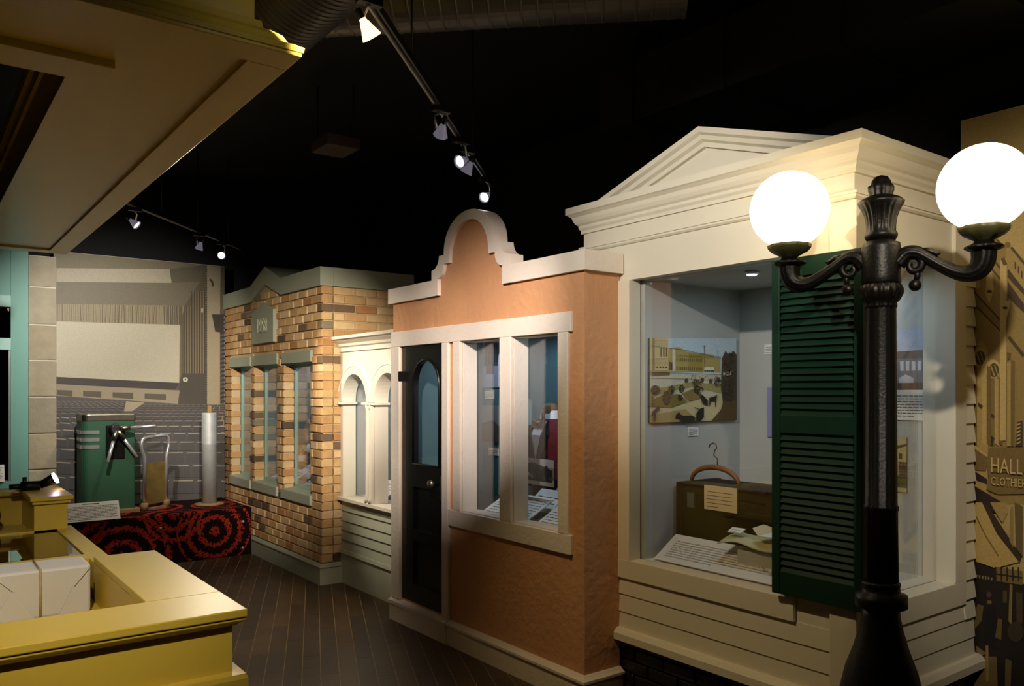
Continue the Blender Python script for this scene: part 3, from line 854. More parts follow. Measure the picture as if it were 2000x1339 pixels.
# base + shaft
MB().lathe([(.215, 0), (.215, .06), (.195, .09), (.19, .30), (.165, .34), (.15, .50), (.127, .60), (.098, .68), (.078, .75), (.068, .80), (.066, .835)], c0, 48).build('base', IRON, t)
MB().lathe([(.070, .835), (.092, .84), (.092, .885), (.068, .892), (.066, .915), (.068, .92), (.068, .93), (.060, .935)], c0, 40).build('collar', IRON, t)
MB().lathe([(.060, .93), (.057, 1.20), (.060, 1.203), (.060, 1.218), (.056, 1.222), (.053, zz_(600)), (.0535, zz_(598))], c0, 64, lambda z, a: 1+(.025*math.cos(16*a) if z < 1.9 else 0)).build('shaft', IRON, t)
MB().lathe([(.054, zz_(602)), (.056, zz_(597)), (.054, zz_(592)), (.066, zz_(586)), (.077, zz_(574)), (.077, zz_(566)), (.070, zz_(557)), (.062, zz_(554))], c0, 96, lambda z, a: 1+.03*math.cos(18*a)).build('fluted_bulb', IRON, t)
MB().lathe([(.066, zz_(556)), (.070, zz_(552)), (.068, zz_(540)), (.0685, zz_(484)), (.066, zz_(476)), (.050, zz_(473)), (.048, zz_(468))], c0, 48).build('hub', IRON, t)
MB().lathe([(.050, zz_(470)), (.058, zz_(462)), (.058, zz_(457)), (.052, zz_(453)), (.051, zz_(440)), (.055, zz_(425)), (.065, zz_(410)), (.080, zz_(399)), (.082, zz_(395)), (.070, zz_(389)), (.045, zz_(383))], c0, 112, lambda z, a: 1+(.035*math.cos(20*a) if zz_(452) < z < zz_(400) else 0)).build('fluted_vase', IRON, t)
MB().lathe([(.045, zz_(385)), (.040, zz_(380)), (.045, zz_(372)), (.045, zz_(364)), (.036, zz_(360)), (.034, zz_(354)), (.024, zz_(346)), (.003, zz_(342))], c0, 48, lambda z, a: 1+(.06*math.cos(8*a) if z < zz_(361) else 0)).build('finial', IRON, t)
for g in (gL, gR):
    e = Vector((g.x-pc.x, g.y-pc.y, 0)); R = e.length; e.normalize()
    def P(r, z): return (pc.x+e.x*r, pc.y+e.y*r, z)
    ctrl = [(.055, 2.125), (.085, 2.158), (.118, 2.160), (.150, 2.142), (.195, 2.110), (.245, 2.080), (.285, 2.070), (.318, 2.082), (.334, 2.112), (.3365, 2.150)]
    rad = [.030, .026, .024, .021, .021, .023, .028, .033, .036, .038]
    pts, rr = [], []
    for i in range(len(ctrl)-1):
        p0, p1, p2, p3 = [Vector(ctrl[max(0, min(len(ctrl)-1, i+j))]) for j in (-1, 0, 1, 2)]
        for k in range(5):
            s = k/5; q = .5*((2*p1)+(p2-p0)*s+(2*p0-5*p1+4*p2-p3)*s*s+(3*p1-p0-3*p2+p3)*s**3)
            pts.append(P(q.x, q.y)); rr.append(rad[i]*(1-s)+rad[i+1]*s)
    pts.append(P(*ctrl[-1])); rr.append(rad[-1])
    arm = MB(); arm.tube(pts, rr, 24, ridge=(8, .10))
    arm = arm.build('arm', IRON, t)
    # scroll, leaf and drop ball under the arm
    sc = []
    for k in range(22):
        a = k/21*1.75*PI; q = .036*(1-k/21*.6); sc.append(P(.112+q*math.sin(a)*.9, 2.116+q*math.cos(a)))
    MB().tube(sc, [.017-.006*k/21 for k in range(22)], 12).build('scroll', IRON, arm)
    m = MB(); m.tube([P(.122, 2.10), P(.124, 2.075), P(.118, 2.055)], [.010, .011, .009], 10); m.sphere(P(.116, 2.040), .022)
    m.build('drop', IRON, arm)
    m = MB(); m.tube([P(.135, 2.165), P(.165, 2.163), P(.190, 2.148), P(.20, 2.152)], [.012, .012, .008, .003], 8)
    m.build('leaf', IRON, arm)
    cc = (g.x, g.y, 0)
    MB().lathe([(.036, 2.145), (.050, 2.150), (.062, 2.156), (.060, 2.164), (.044, 2.170), (.034, 2.176), (.030, 2.184)], cc, 48, lambda z, a: 1+(.04*math.cos(12*a) if z < 2.165 else 0)).build('capital', IRON, t)
    MB().lathe([(.028, 2.182), (.045, 2.192), (.066, 2.203), (.080, 2.218), (.083, 2.232), (.078, 2.234), (.06, 2.218), (.03, 2.205)], cc, 48, lambda z, a: 1+.03*math.cos(10*a), caps=False).build('globe_cup', BRONZE, t)
    MB().sphere((g.x, g.y, GZ), GR, 48, 28).build('globe', GLOBE, t, label='lit white glass globe')

# ================================================================== YELLOW BOOTH: COUNTER AND CANOPY
t = thing('display_counter', 'mustard yellow display counter with recessed well in the foreground', 'counter', (-3.4, .2, 0))
ct = t
cx0, cx1, cyr, cyl = -4.09, -2.796, .951, -1.1
def top_slab(n, x0, x1, y0, y1, z0, z1):
    MB().box(x0, x1, y0, y1, z0, z1).build(n, YELLOW, t, .004)
top_slab('counter_top', -3.10, cx1, cyl, cyr, .872, .900)
top_slab('counter_top', cx0, -3.10, .690, cyr, .872, .900)
prof = [(0, .842), (.010, .842), (.018, .850), (.030, .856), (.034, .862), (.034, .872), (0, .872)]
MB().moulding(prof, [(cx1-.040, cyl, 1, 0), (cx1-.040, cyr-.040, 1, 1), (cx0, cyr-.040, 0, 1)]).build('top_moulding', YELLOW, t)
m = MB(); m.box(-3.10, cx1-.040, cyl, cyr-.040, 0, .872); m.box(cx0, -3.10, .69, cyr-.040, 0, .872); m.box(cx0-.3, -3.10, cyl, .69, 0, .70)
m.build('counter_body', YELLOW, t)
prof = [(0, .60), (.03, .60), (.042, .625), (.042, .662), (.036, .678), (0, .682)]
MB().moulding(prof, [(cx1-.040, cyl, 1, 0), (cx1-.040, cyr-.040, 1, 1), (cx0-.3, cyr-.040, 0, 1)]).build('side_ledge', YELLOW, t)
# lower deck with glazed top
m = MB()
m.box(-4.46, -4.34, cyl, .80, .82, .85); m.box(-5.36, -4.46, .712, .80, .82, .85); m.box(-4.34, cx0-.0, .712, .80, .82, .85); m.box(-5.46, -5.36, cyl, .80, .82, .85)
m.build('deck', YELLOW, t)
m = MB(); m.box(-4.46, -4.40, cyl, .712, .0, .82); m.box(-5.46, cx0, .712, .78, 0, .82); m.box(-5.9, -5.40, cyl, .712, 0, .82); m.box(-5.40, -4.46, cyl, .712, 0, .62)
m.build('deck_body', YELLOW, t)
MB().box(-5.37, -4.45, cyl, .715, .836, .842).build('deck_glass', TOPGLASS, t)
# riser with pillar block at the back
MB().box(-6.10, -5.36, .598, .768, 0, 1.002).build('pillar', YELLOW, t)
MB().box(-6.13, -5.325, .575, .795, 1.02, 1.045).build('pillar_cap', YELLOW, t, .004)
MB().box(-6.115, -5.34, .587, .782, 1.002, 1.02).build('cap_moulding', YELLOW, t)
MB().box(-6.10, -5.95, cyl, .598, 0, 1.00).build('riser', YELLOW, t)
MB().box(-6.14, -5.90, cyl, .60, 1.00, 1.025).build('riser_cap', YELLOW, t, .004)

# canopy
t = thing('canopy', 'mustard yellow panelled canopy soffit hanging over the counter', 'canopy', (-5.0, 0, 2.75))
ky0, ky1, kx0, kx1, kz = -1.6, 1.055, -7.43, -2.57, 2.75
hx0, hx1, hyr = -7.0, -3.19, .46       # opening in the soffit
m = MB()
e = .136
m.box(kx1-e, kx1, ky0, ky1, kz, kz+.035); m.box(kx0, kx0+e, ky0, ky1, kz, kz+.035); m.box(kx0+e, kx1-e, ky1-e, ky1, kz, kz+.035)
m.build('border_board', YELLOW, t, .003)
m = MB()
m.box(hx1, kx1-e, ky0, ky1-e, kz+.014, kz+.04); m.box(kx0+e, hx0, ky0, ky1-e, kz+.014, kz+.04); m.box(hx0, hx1, hyr, ky1-e, kz+.014, kz+.04)
m.build('soffit_panel', YELLOW, t)
# batten along the near side of the opening and lining of the opening
MB().box(-3.195, -3.01, ky0, .575, kz-.012, kz+.016).build('batten', YELLOW, t, .003)
m = MB(); m.box(hx1-.002, hx1+.02, ky0, hyr, kz+.03, kz+.43); m.box(hx0, hx1, hyr, hyr+.02, kz+.03, kz+.43); m.box(hx0-.02, hx0, ky0, hyr, kz+.03, kz+.43)
m.build('opening_lining', YELLOW, t)
m = MB()
m.box(hx0, hx1, hyr-.022, hyr, kz+.29, kz+.33)
m.build('opening_rib', YELLOW, t)
MB().box(hx0, hx1, hyr-.014, hyr, kz+.20, kz+.225).build('opening_rib', YELLOW, t)
prof = [(0, kz+.035), (.0, kz), (.14, kz), (.145, kz+.012), (.14, kz+.028), (.11, kz+.04), (.10, kz+.055), (.07, kz+.075), (.035, kz+.10), (.03, kz+.125), (0, kz+.14)]
prof = [(-.02, kz+.030), (.100, kz+.030), (.112, kz+.010), (.122, kz+.014), (.124, kz+.030), (.10, kz+.044), (.085, kz+.048), (.07, kz+.075), (.04, kz+.098), (.022, kz+.106), (.018, kz+.13), (-.02, kz+.14)]
MB().moulding(prof, [(kx1-.118, ky0, 1, 0), (kx1-.118, ky1-.118, 1, 1), (kx0+.118, ky1-.118, -1, 1), (kx0+.118, ky0, -1, 0)]).build('crown_moulding', YELLOW, t)
m = MB(); m.box(kx1-.15, kx1-.118, ky0, ky1-.118, kz+.036, kz+.75); m.box(kx0+.118, kx1-.15, ky1-.15, ky1-.118, kz+.036, kz+.75); m.box(kx0+.118, kx0+.15, ky0, ky1-.15, kz+.036, kz+.75)
m.build('fascia', YELLOW, t)

# parcel in the well
t = thing('wrapped_parcel', 'white paper parcel tied with twine lying in the counter well', 'parcel', (-4.0, .3, .70))
m = MB(); m.box(-4.12, -3.90, -.05, .648, .701, .905); m.build('wrapping', PARCEL, t, .012)
MB().prism_x([(.525, .708), (.640, .708), (.580, .826)], -3.902, -3.890).build('end_fold', PARCEL, t)
MB().prism_x([(.580, .826), (.5845, .822), (.643, .892), (.640, .897)], -3.902, -3.892).build('crease', PARCEL, t)
MB().prism_x([(.28, .708), (.435, .708), (.357, .830)], -3.902, -3.890).build('end_fold', PARCEL, t)
MB().prism_x([(.357, .830), (.361, .826), (.30, .892), (.295, .89)], -3.902, -3.892).build('crease', PARCEL, t)
m = MB(); m.tube([(-4.12, .457, .908), (-3.895, .457, .908), (-3.892, .457, .702)], .005, 8); m.build('twine', TWINE, t)
MB().box(-4.36, -4.18, .05, .685, .702, .80).build('well_back_panel', PARCEL, None, .006)  # grey-white back panel of the well, for the greyish strip beside the parcel
tag(bpy.data.objects['well_back_panel'], 'grey-white back panel of the well behind the wrapped parcel', 'carton')
# jar and mini lamp
t = thing('glazed_jar', 'brown glazed jar standing on the counter deck by the left edge', 'jar', (-5.62, .38, .85))
MB().lathe([(.05, 0), (.075, .02), (.085, .07), (.075, .12), (.05, .145), (.055, .155)], (-5.62, .375, .85), 28).build('body', BROWNGLASS, t)
MB().lathe([(.055, .155), (.06, .165), (.03, .18), (.012, .185), (.012, .2)], (-5.62, .375, .85), 28).build('lid', BROWNGLASS, t)
t = thing('mini_spotlight', 'small black clip spotlight shining, lying on the yellow pillar', 'spotlight', (-5.75, .68, 1.045))
p0, p1, p2, p3 = at(18, 934, x=-5.72), at(48, 932, x=-5.72), at(78, 928, x=-5.72), at(108, 916, x=-5.72)
for q in (p0, p1, p2): q.z = 1.0735
MB().tube([p0, p1], .016, 12).build('plug', IRON, t)
MB().tube([p1-Vector((0, .02, 0)), p2], .0285, 16).build('body', IRON, t)
MB().tube([p1+Vector((0, 0, .0)), p1+Vector((0, 0, .055))], .012, 12).build('screw', DARKMETAL, t)
p3 = p2 + Vector((.02, .075, .038))
hd = (p3-p2).normalized()
MB().tube([p2, p2+hd*.05, p3], [.022, .028, .036], 18).build('head', IRON, t)
MB().tube([p3, p3+hd*.012], [.034, .034], 18).build('lens', MINILIT, t)

# ================================================================== CINEMA CORNER
MX = -9.15
t = thing('cinema_mural', 'sepia wall mural of an old cinema hall with screen and seat rows', 'mural', (MX, 2.0, 0))
MB().box(MX-.04, MX, 1.19, 2.855, 0, 3.03).build('panel', PAPER, t)
def place(u, v, d):
    p = at(u, v, x=MX); return (MX+.0008+d, max(1.192, min(2.853, p.y)), max(.01, min(3.028, p.z)))
pr = Print(place, .0002, .42)
q = lambda pts: [(100+a*.2091, 480+b*.2091) for a, b in pts]
q2 = lambda pts: [(a*.4032, 480+b*.4032) for a, b in pts]
pr.poly([(90, 470), (450, 470), (450, 1160), (90, 1160)], (92, 84, 78))
pr.poly(q([(-60, -60), (1640, -60), (1640, 600), (-60, 600)]), (128, 110, 66))
pr.poly(q([(1105, 215), (1450, 150), (1400, 340), (1125, 345)]), (104, 90, 60))
pr.poly(q([(-60, 200), (1105, 215), (1125, 345), (-60, 330)]), (178, 160, 122))
pr.poly(q([(-60, 330), (1125, 345), (1390, 335), (1245, 560), (-60, 535)]), (120, 104, 70))
pr.poly(q([(-60, 535), (1245, 560), (1230, 738), (-60, 700)]), (158, 134, 84))
st = []
for k in range(58):
    x = 60+k*20.5+random.uniform(-5, 5); w = random.uniform(3, 8); sl_ = random.uniform(-8, 8)
    yt = 540+(x-55)*.021; yb = 700+(x-55)*.032
    st.append(q([(x, yt), (x+w, yt), (x+w+sl_, yb), (x+sl_, yb)]))
pr.same(st[::2], (96, 78, 40)); pr.same(st[1::2], (124, 102, 58))
pr.same([q([(1090+k*20, 558), (1099+k*20, 558), (1101+k*20, 735), (1090+k*20, 735)]) for k in range(7)], (100, 86, 58))
pr.poly(q([(1245, 560), (1390, 335), (1440, 200), (1440, 1600), (1195, 1600), (1205, 740)]), (104, 86, 50))
st = []
for k in range(17):
    x = 1238+k*12; st.append(q([(x, 560 if x < 1300 else 420), (x+5, 560 if x < 1300 else 420), (x+7, 1230), (x, 1230)]))
pr.same(st[::2], (66, 52, 26)); pr.same(st[1::2], (140, 118, 74))
pr.poly(q([(-60, 700), (1200, 738), (1195, 1278), (-60, 1220)]), (196, 180, 140))
pr.poly(q([(1200, 738), (1215, 738), (1212, 1290), (1195, 1278)]), (120, 104, 66))
pr.poly(q([(-60, 1220), (1195, 1278), (1160, 1340), (-60, 1285)]), (70, 58, 50))
pr.poly(q([(1220, 1190), (1440, 1190), (1440, 1700), (1190, 1700), (1195, 1290)]), (78, 68, 50))
pr.poly(q([(1455, 140), (1582, 140), (1575, 640), (1575, 1600), (1700, 1900), (1455, 1900)]), (172, 148, 100))
pr.same([q([(1440, 190+k*22), (1455, 190+k*22), (1455, 201+k*22), (1440, 201+k*22)]) for k in range(62)], (60, 48, 26))
pr.poly(q([(1580, 140), (1660, 140), (1660, 640), (1580, 640)]), (110, 90, 50))
pr.same([q([(1585+4*math.sin(k), 640+k*40), (1630, 640+k*40), (1630, 658+k*40), (1575, 668+k*40)]) for k in range(22)], (58, 48, 34))
pr.poly(q([(1500, 638), (1605, 640), (1600, 812), (1530, 800)]), (58, 50, 38))
pr.line(q([(1478, 312), (1500, 330), (1512, 378)]), 4, (70, 56, 34))
pr.line(q([(1410, 580), (1408, 622)]), 4, (190, 166, 120))
pr.disc(100+1252*.2091, 480+1248*.2091, 5, 4.5, (214, 200, 166)); pr.disc(100+1252*.2091, 480+1248*.2091, 2, 1.8, (70, 56, 34))
# stage front
pr.poly(q2([(250, 668), (870, 700), (860, 765), (250, 725)]), (160, 138, 98))
for a, b in ((275, 350), (402, 490), (545, 645), (700, 803)):
    k = (a-275)*.042; pr.poly(q2([(a, 697+k), (b, 700+k), (b, 730+k), (a, 722+k)]), (96, 82, 58))
pr.poly(q2([(250, 725), (870, 765), (1090, 800), (1090, 1500), (250, 1500)]), (86, 79, 74))
pr.poly(q2([(610, 752), (700, 758), (640, 800), (600, 800)]), (170, 148, 104))
pr.poly(q2([(1060, 800), (1085, 810), (1085, 910), (1070, 910)]), (150, 128, 84))
# seat rows: each seat back a dark shape with a pale top edge
rows_ = [(748, 8), (756, 9), (765, 11), (776, 13), (789, 16), (805, 21), (826, 26), (852, 34), (886, 42), (928, 52), (980, 62), (1042, 72), (1114, 80)]
for i, (yy, hh) in enumerate(rows_):
    sw = 16 + hh*1.25
    x = 690 - (i*7)
    seats, edges = [], []
    while x < 1090:
        seats.append(q2([(x, yy+20), (x+sw*.86, yy+20), (x+sw*.9, yy+20+hh*.8), (x, yy+20+hh*.8)]))
        edges.append(q2([(x+2, yy+20), (x+sw*.82, yy+19), (x+sw*.82, yy+21.5+hh*.03), (x+2, yy+22.5+hh*.03)])); x += sw
    x = 608 - i*5
    while x > 255:
        seats.append(q2([(x-sw*.86, yy+2), (x, yy+6), (x, yy+6+hh*.8), (x-sw*.86, yy+2+hh*.8)]))
        edges.append(q2([(x-sw*.82, yy+2), (x-2, yy+6), (x-2, yy+9+hh*.03), (x-sw*.82, yy+5+hh*.03)])); x -= sw
    pr.same(seats, (68+i, 62+i, 60+i)); pr.same(edges, (168, 150, 120) if i > 5 else (120, 106, 86))
pr.build('print', t)

# stone pilaster
t = thing('stone_pilaster', 'tall sandstone block pilaster between teal shop front and cinema mural', 'pilaster', (-9.07, 1.075, 0))
js = [0, .19, .542, .892, 1.239, 1.591, 1.943, 2.286, 2.649, 2.95]
for a, b in zip(js, js[1:]):
    MB().box(-9.14, -9.0+random.uniform(-.004, .004), .957, 1.194, a+.006, b-.006).build('stone_block', STONE, t, .008)
MB().box(-9.14, -9.012, .962, 1.19, 0, 2.95).build('joint_core', paint('pale joint', (214, 206, 188), .8), t)
# teal shop front
t = thing('teal_shop_front', 'teal painted shop front with dark windows at the left edge', 'building', (-9.0, .2, 0))
MB().box(-9.10, -8.99, .812, .955, 0, 3.0).build('post', TEAL, t)
MB().box(-9.09, -9.0, -1.4, .812, 2.55, 3.0).build('fascia', TEAL, t)
MB().box(-9.09, -8.985, -1.4, .812, 2.44, 2.55).build('rail', TEALL, t, .003)
MB().box(-9.09, -8.985, -1.4, .812, 2.036, 2.147).build('rail', TEALL, t, .003)
MB().box(-9.09, -8.99, -1.4, .812, 0, .80).build('stall_riser', TEAL, t)
MB().box(-9.07, -9.06, -1.4, .812, .8, 2.44).build('window_pane', PANE, t)
MB().box(-9.05, -9.0, .795, .812, .80, 2.036).build('window_bead', CHROME, t)
MB().box(-9.40, -9.38, -1.4, .955, .6, 2.6).build('case_lining', DARKWALL, t)
t = thing('upright_sign_card', 'small white text card in the teal shop window', 'sign', frame=frame((-9.0+.03, .60, .80), (0, 1, 0), (-.03, 0, .17)))
MB().box(0, .16, 0, .16, 0, .004).build('card', PAPER, t)
def bars(t, w, h, n, size, margin, zoff=.0046, left=True, head=None):
    """rows of illegible small print"""
    m = MB(); top = h-margin
    if head: m.box(w*.35, w*.65, top-size, top, zoff-.0002, zoff); top -= size*2.2
    for i in range(n):
        y = top-(i+1)*(top-margin)/n; x = margin+(random.uniform(0, .05)*w if i == 0 else 0); end = w-margin-(random.uniform(0, .08)*w) if i < n-1 else w*random.uniform(.4, .8)
        while x < end-.004:
            l = min(random.uniform(1.2, 5.0)*size, end-x); m.box(x, x+l, y, y+size*.62, zoff-.0002, zoff); x += l+size*.55
    return m.build('lettering', INK, t)
bars(t, .16, .16, 9, .006, .015)
MB().box(.02, .14, .0, .02, -.03, 0).build('foot', PAPER, t)

# carpeted platform
t = thing('carpeted_platform', 'low platform wrapped in black carpet with red rings', 'platform', (-8.67, 2.0, 0))
MB().box(MX+.002, -8.19, 1.2, 2.828, 0, .475).build('carpet_cover', CARPET, t, .012)
for u, v in ((475, 1018), (474, 1069), (314, 1031)):
    p = at(u, v, x=-8.185); m = MB(); m.sphere(p, .014, 14, 8, (.6, 1, 1)); m.build('stud', CHROME, t, label='shiny metal stud')
# turnstile
t = thing('turnstile', 'green enamel turnstile with three chrome arms on the carpeted platform', 'turnstile', (-8.66, 1.6, .475))
tx0, tx1 = -8.98, -8.62
def rounded(y0, y1, x0, x1, r):
    pts = []
    for cx_, cy_, a0 in ((x1-r, y0+r, -PI/2), (x1-.02, y1-.02, 0), (x0+.02, y1-.02, PI/2), (x0+r, y0+r, PI)):
        rr = r if cy_ < (y0+y1)/2 else .02
        for k in range(7): a = a0+PI/2*k/6; pts.append((cx_+rr*math.cos(a), cy_+rr*math.sin(a)))
    return pts
ty0, ty1 = 1.355, 1.825
MB().prism_z(rounded(ty0, ty1, tx0, tx1, .07), .50, 1.36).build('cabinet', TURNGREEN, t)
MB().prism_z(rounded(ty0-.004, ty1+.004, tx0-.004, tx1+.004, .072), 1.36, 1.425).build('top_cap', BRASSDARK, t, .006, 'dark chrome top cap')
MB().prism_z(rounded(ty0-.03, ty1+.03, tx0-.05, tx1+.09, .04), .476, .505).build('base_plate', WOODBASE, t)
for z in (1.255, 1.185, 1.115):
    m = MB(); pts = [p for p in rounded(ty0-.006, ty1, tx0, tx1+.006, .075)]
    ring = [p for p in pts if p[1] < ty0+.16 and p[0] > tx0+.1]
    ring.sort(key=lambda p: p[0]-p[1]*3)
    row0 = [(p[0], p[1], z-.018) for p in ring]; row1 = [(p[0], p[1], z+.018) for p in ring]
    m.box(tx1-.01, tx1+.004, ty0+.06, ty0+.15, z-.018, z+.018); m.box(tx1-.26, tx1-.08, ty0-.004, ty0+.01, z-.018, z+.018)
    n = 8; rows = []
    for k in range(n+1):
        a = -PI/2+PI/2*k/n; x, y = tx1-.07+.075*math.cos(a), ty0+.07+.075*math.sin(a); rows.append([(x, y, z-.018), (x, y, z+.018), (x-.006*math.cos(a), y-.006*math.sin(a), z+.018), (x-.006*math.cos(a), y-.006*math.sin(a), z-.018)])
    m.strip(rows, True); m.build('chrome_band', CHROME, t)
MB().box(tx1-.02, tx1+.006, 1.56, 1.73, .99, 1.32).build('mechanism_plate', IRON, t, .006)
hub = Vector((tx1+.06, 1.645, 1.285))
MB().tube([(tx1-.01, 1.645, 1.27), hub], [.07, .045], 18).build('arm_hub', DARKMETAL, t, .003)
for tip in (Vector((tx1+.12, 1.985, 1.306)), Vector((tx1+.12, 1.555, .972)), Vector((tx1+.02, 1.835, 1.00))):
    dv = (tip-hub).normalized()
    MB().tube([hub+dv*.02, hub+dv*.12], [.026, .022], 14).build('arm_socket', BRASSDARK, t)
    MB().tube([hub+dv*.10, tip-dv*.006, tip], [.016, .016, .012], 14).build('turnstile_arm', CHROME, t)
# rail with panel
t = thing('guide_rail', 'chrome looped guide rail with stained olive panel beside the turnstile', 'rail', (-8.62, 2.02, .475))
ra, rb = Vector((-8.56, 1.895, .475)), Vector((-8.72, 2.135, .475))
dv = (rb-ra); hx = dv.normalized()
def RP(s, z): p = ra+dv*s; return (p.x, p.y, z)
MB().tube([RP(0, .50), RP(0, .98), RP(-.04, 1.02), RP(-.13, 1.08), RP(-.14, 1.13), RP(-.08, 1.175), RP(.05, 1.19), RP(.55, 1.20), RP(.95, 1.205), RP(1.06, 1.19), RP(1.12, 1.15), RP(1.12, 1.09), RP(1.03, 1.02), RP(1, .97), RP(1, .50)], .0175, 14).build('rail_tube', CHROME, t)
m = MB(); n_ = Vector((-hx.y, hx.x, 0))*.004
m.add([tuple(Vector(RP(s, z))+n_*k) for k in (-1, 1) for s, z in ((.06, .53), (.94, .53), (.94, .94), (.06, .94))], [(0,1,2,3),(7,6,5,4),(0,4,5,1),(1,5,6,2),(2,6,7,3),(3,7,4,0)])
m.build('panel', RUST, t)
for s in (0, 1):
    MB().lathe([(.036, 0), (.036, .07), (.022, .078)], RP(s, .475), 20).build('foot', WOODBASE, t)
m = MB(); m.add([tuple(Vector(RP(s, z))+Vector((-hx.y, hx.x, 0))*k) for k in (-.03, .03) for s, z in ((-.05, .476), (1.05, .476), (1.05, .497), (-.05, .497))], [(0,1,2,3),(7,6,5,4),(0,4,5,1),(1,5,6,2),(2,6,7,3),(3,7,4,0)])
m.build('foot_board', WOODBASE, t)
# steel post
pcx_, pcy_ = -8.63, 2.535
t = thing('steel_post', 'plain grey steel pipe post standing on the carpeted platform', 'post', (pcx_, pcy_, .475))
MB().lathe([(.074, .49), (.074, 1.10), (.0745, 1.102), (.074, 1.104), (.074, 1.415), (.070, 1.425)], (pcx_, pcy_, 0), 36).build('pipe', STEEL, t)
MB().lathe([(.145, .476), (.145, .490), (.08, .497)], (pcx_, pcy_, 0), 36).build('flange', WOODBASE, t)
MB().box(pcx_-.012, pcx_+.012, pcy_-.018, pcy_+.018, 1.425, 1.50).build('tongue', WOODBASE, t)
# text sign
BL, BR, TL = Vector((-8.11, 1.13, .484)), Vector((-8.11, 1.59, .484)), Vector((-8.20, 1.13, .640))
t = thing('reader_rail_sign', 'white slanted text panel at the front of the carpeted platform', 'sign', frame=frame(BL, BR-BL, TL-BL))
w, h = (BR-BL).length, (TL-BL).length
MB().box(0, w, 0, h, 0, .004).build('board', PAPER, t)
bars(t, w, h, 10, .0075, .012, head=True)
MB().box(.1, w-.1, .0, .015, -.03, 0).build('bracket', DARKMETAL, t)

# ================================================================== STREET MURAL (right)
MY = 4.2
t = thing('street_mural', 'sepia mural of an old shopping street beside the cream house', 'mural', (-.9, MY, 0))
MB().box(-1.905, .6, MY, MY+.04, 0, 2.987).build('panel', PAPER, t)
def place(u, v, d):
    p = at(u, v, y=MY); return (max(-1.903, min(.598, p.x)), MY-.0008-d, max(.01, min(2.985, p.z)))
pr = Print(place, .0002)
r1 = lambda pts: [(1880+a*.1942, 440+b*.1942) for a, b in pts]
r2 = lambda pts: [(1880+a*.239, 680+b*.239) for a, b in pts]
r3 = lambda pts: [(1880+a*.268, 980+b*.268) for a, b in pts]
pr.poly([(1700, 100), (2700, -100), (2700, 2400), (1700, 2400)], (186, 162, 104))
pr.poly(r1([(-100, 0), (350, 130), (430, 210), (620, 420), (2500, 2400), (2500, 2800), (-100, 2800)]), (152, 128, 74))
pr.poly(r1([(440, 190), (480, 200), (2500, 2200), (2500, 2600), (618, 640), (440, 440)]), (168, 144, 90))
pr.line(r1([(340, 140), (420, 220)]), 3, (84, 66, 34)); pr.line(r1([(490, 220), (620, 380), (1500, 1400)]), 5, (88, 72, 42))
pr.disc(1880+455*.1942, 440+195*.1942, 6, 6, (126, 104, 60))
pr.poly(r1([(455, 430), (620, 640), (620, 700), (455, 520)]), (76, 62, 42)); pr.poly(r1([(455, 560), (620, 790), (620, 880), (455, 720)]), (70, 56, 40))
for k in range(4): pr.poly(r1([(525+k*33, 360+k*45), (540+k*33, 375+k*45), (540+k*33, 450+k*45), (525+k*33, 430+k*45)]), (88, 70, 40))
for a, b in ((300, 330), (300, 440)): pr.line(r1([(a, b), (390, b+110)]), 4, (92, 76, 44))
pr.poly(r1([(95, 640), (390, 950), (390, 1060), (95, 770)]), (136, 112, 62))
pr.line(r1([(95, 640), (390, 960)]), 3, (72, 56, 28)); pr.line(r1([(95, 770), (390, 1065)]), 3, (72, 56, 28))
pr.poly(r1([(245, 440), (300, 470), (320, 650), (275, 790), (235, 700)]), (192, 164, 104)); pr.disc(1880+275*.1942, 440+665*.1942, 5, 3, (60, 46, 26))
pr.poly(r1([(110, 560), (180, 560), (180, 620), (140, 650), (110, 640)]), (188, 160, 100))
pr.poly(r1([(520, 780), (620, 930), (620, 1060), (520, 880)]), (150, 126, 74))
pr.line(r1([(470, 1120), (620, 1310)]), 6, (80, 64, 38))
# arched windows of the near facade
pr.poly(r1([(95, 1040), (150, 1180), (200, 1150), (260, 1250), (260, 2700), (95, 2700)]), (178, 150, 92))
for cx_, cy_ in ((148, 78), (262, 178)):
    pr.disc(1880+(cx_-10)*.239, 680+(cy_-10)*.239, 15, 19, (196, 168, 108)); pr.disc(1880+(cx_)*.239, 680+cy_*.239, 10, 14, (84, 72, 44))
    pr.line(r2([(cx_-25, cy_-35), (cx_+5, cy_+50)]), 2.5, (180, 152, 94)); pr.line(r2([(cx_+5, cy_-45), (cx_+30, cy_+40)]), 2, (180, 152, 94))
for a, c_ in ((90, (128, 106, 58)), (165, (190, 164, 104)), (205, (118, 96, 54)), (240, (134, 112, 64)), (268, (184, 158, 100)), (300, (112, 92, 52))):
    pr.poly(r2([(a, 140 if a < 240 else 240), (a+34, 160 if a < 240 else 250), (a+34, 800), (a, 770)]), c_)
pr.poly(r2([(130, 440), (175, 470), (160, 495), (135, 470)]), (62, 54, 32)); pr.poly(r2([(238, 525), (270, 550), (262, 575), (240, 560)]), (64, 52, 30)); pr.poly(r2([(238, 710), (268, 735), (250, 800), (236, 790)]), (56, 48, 30))
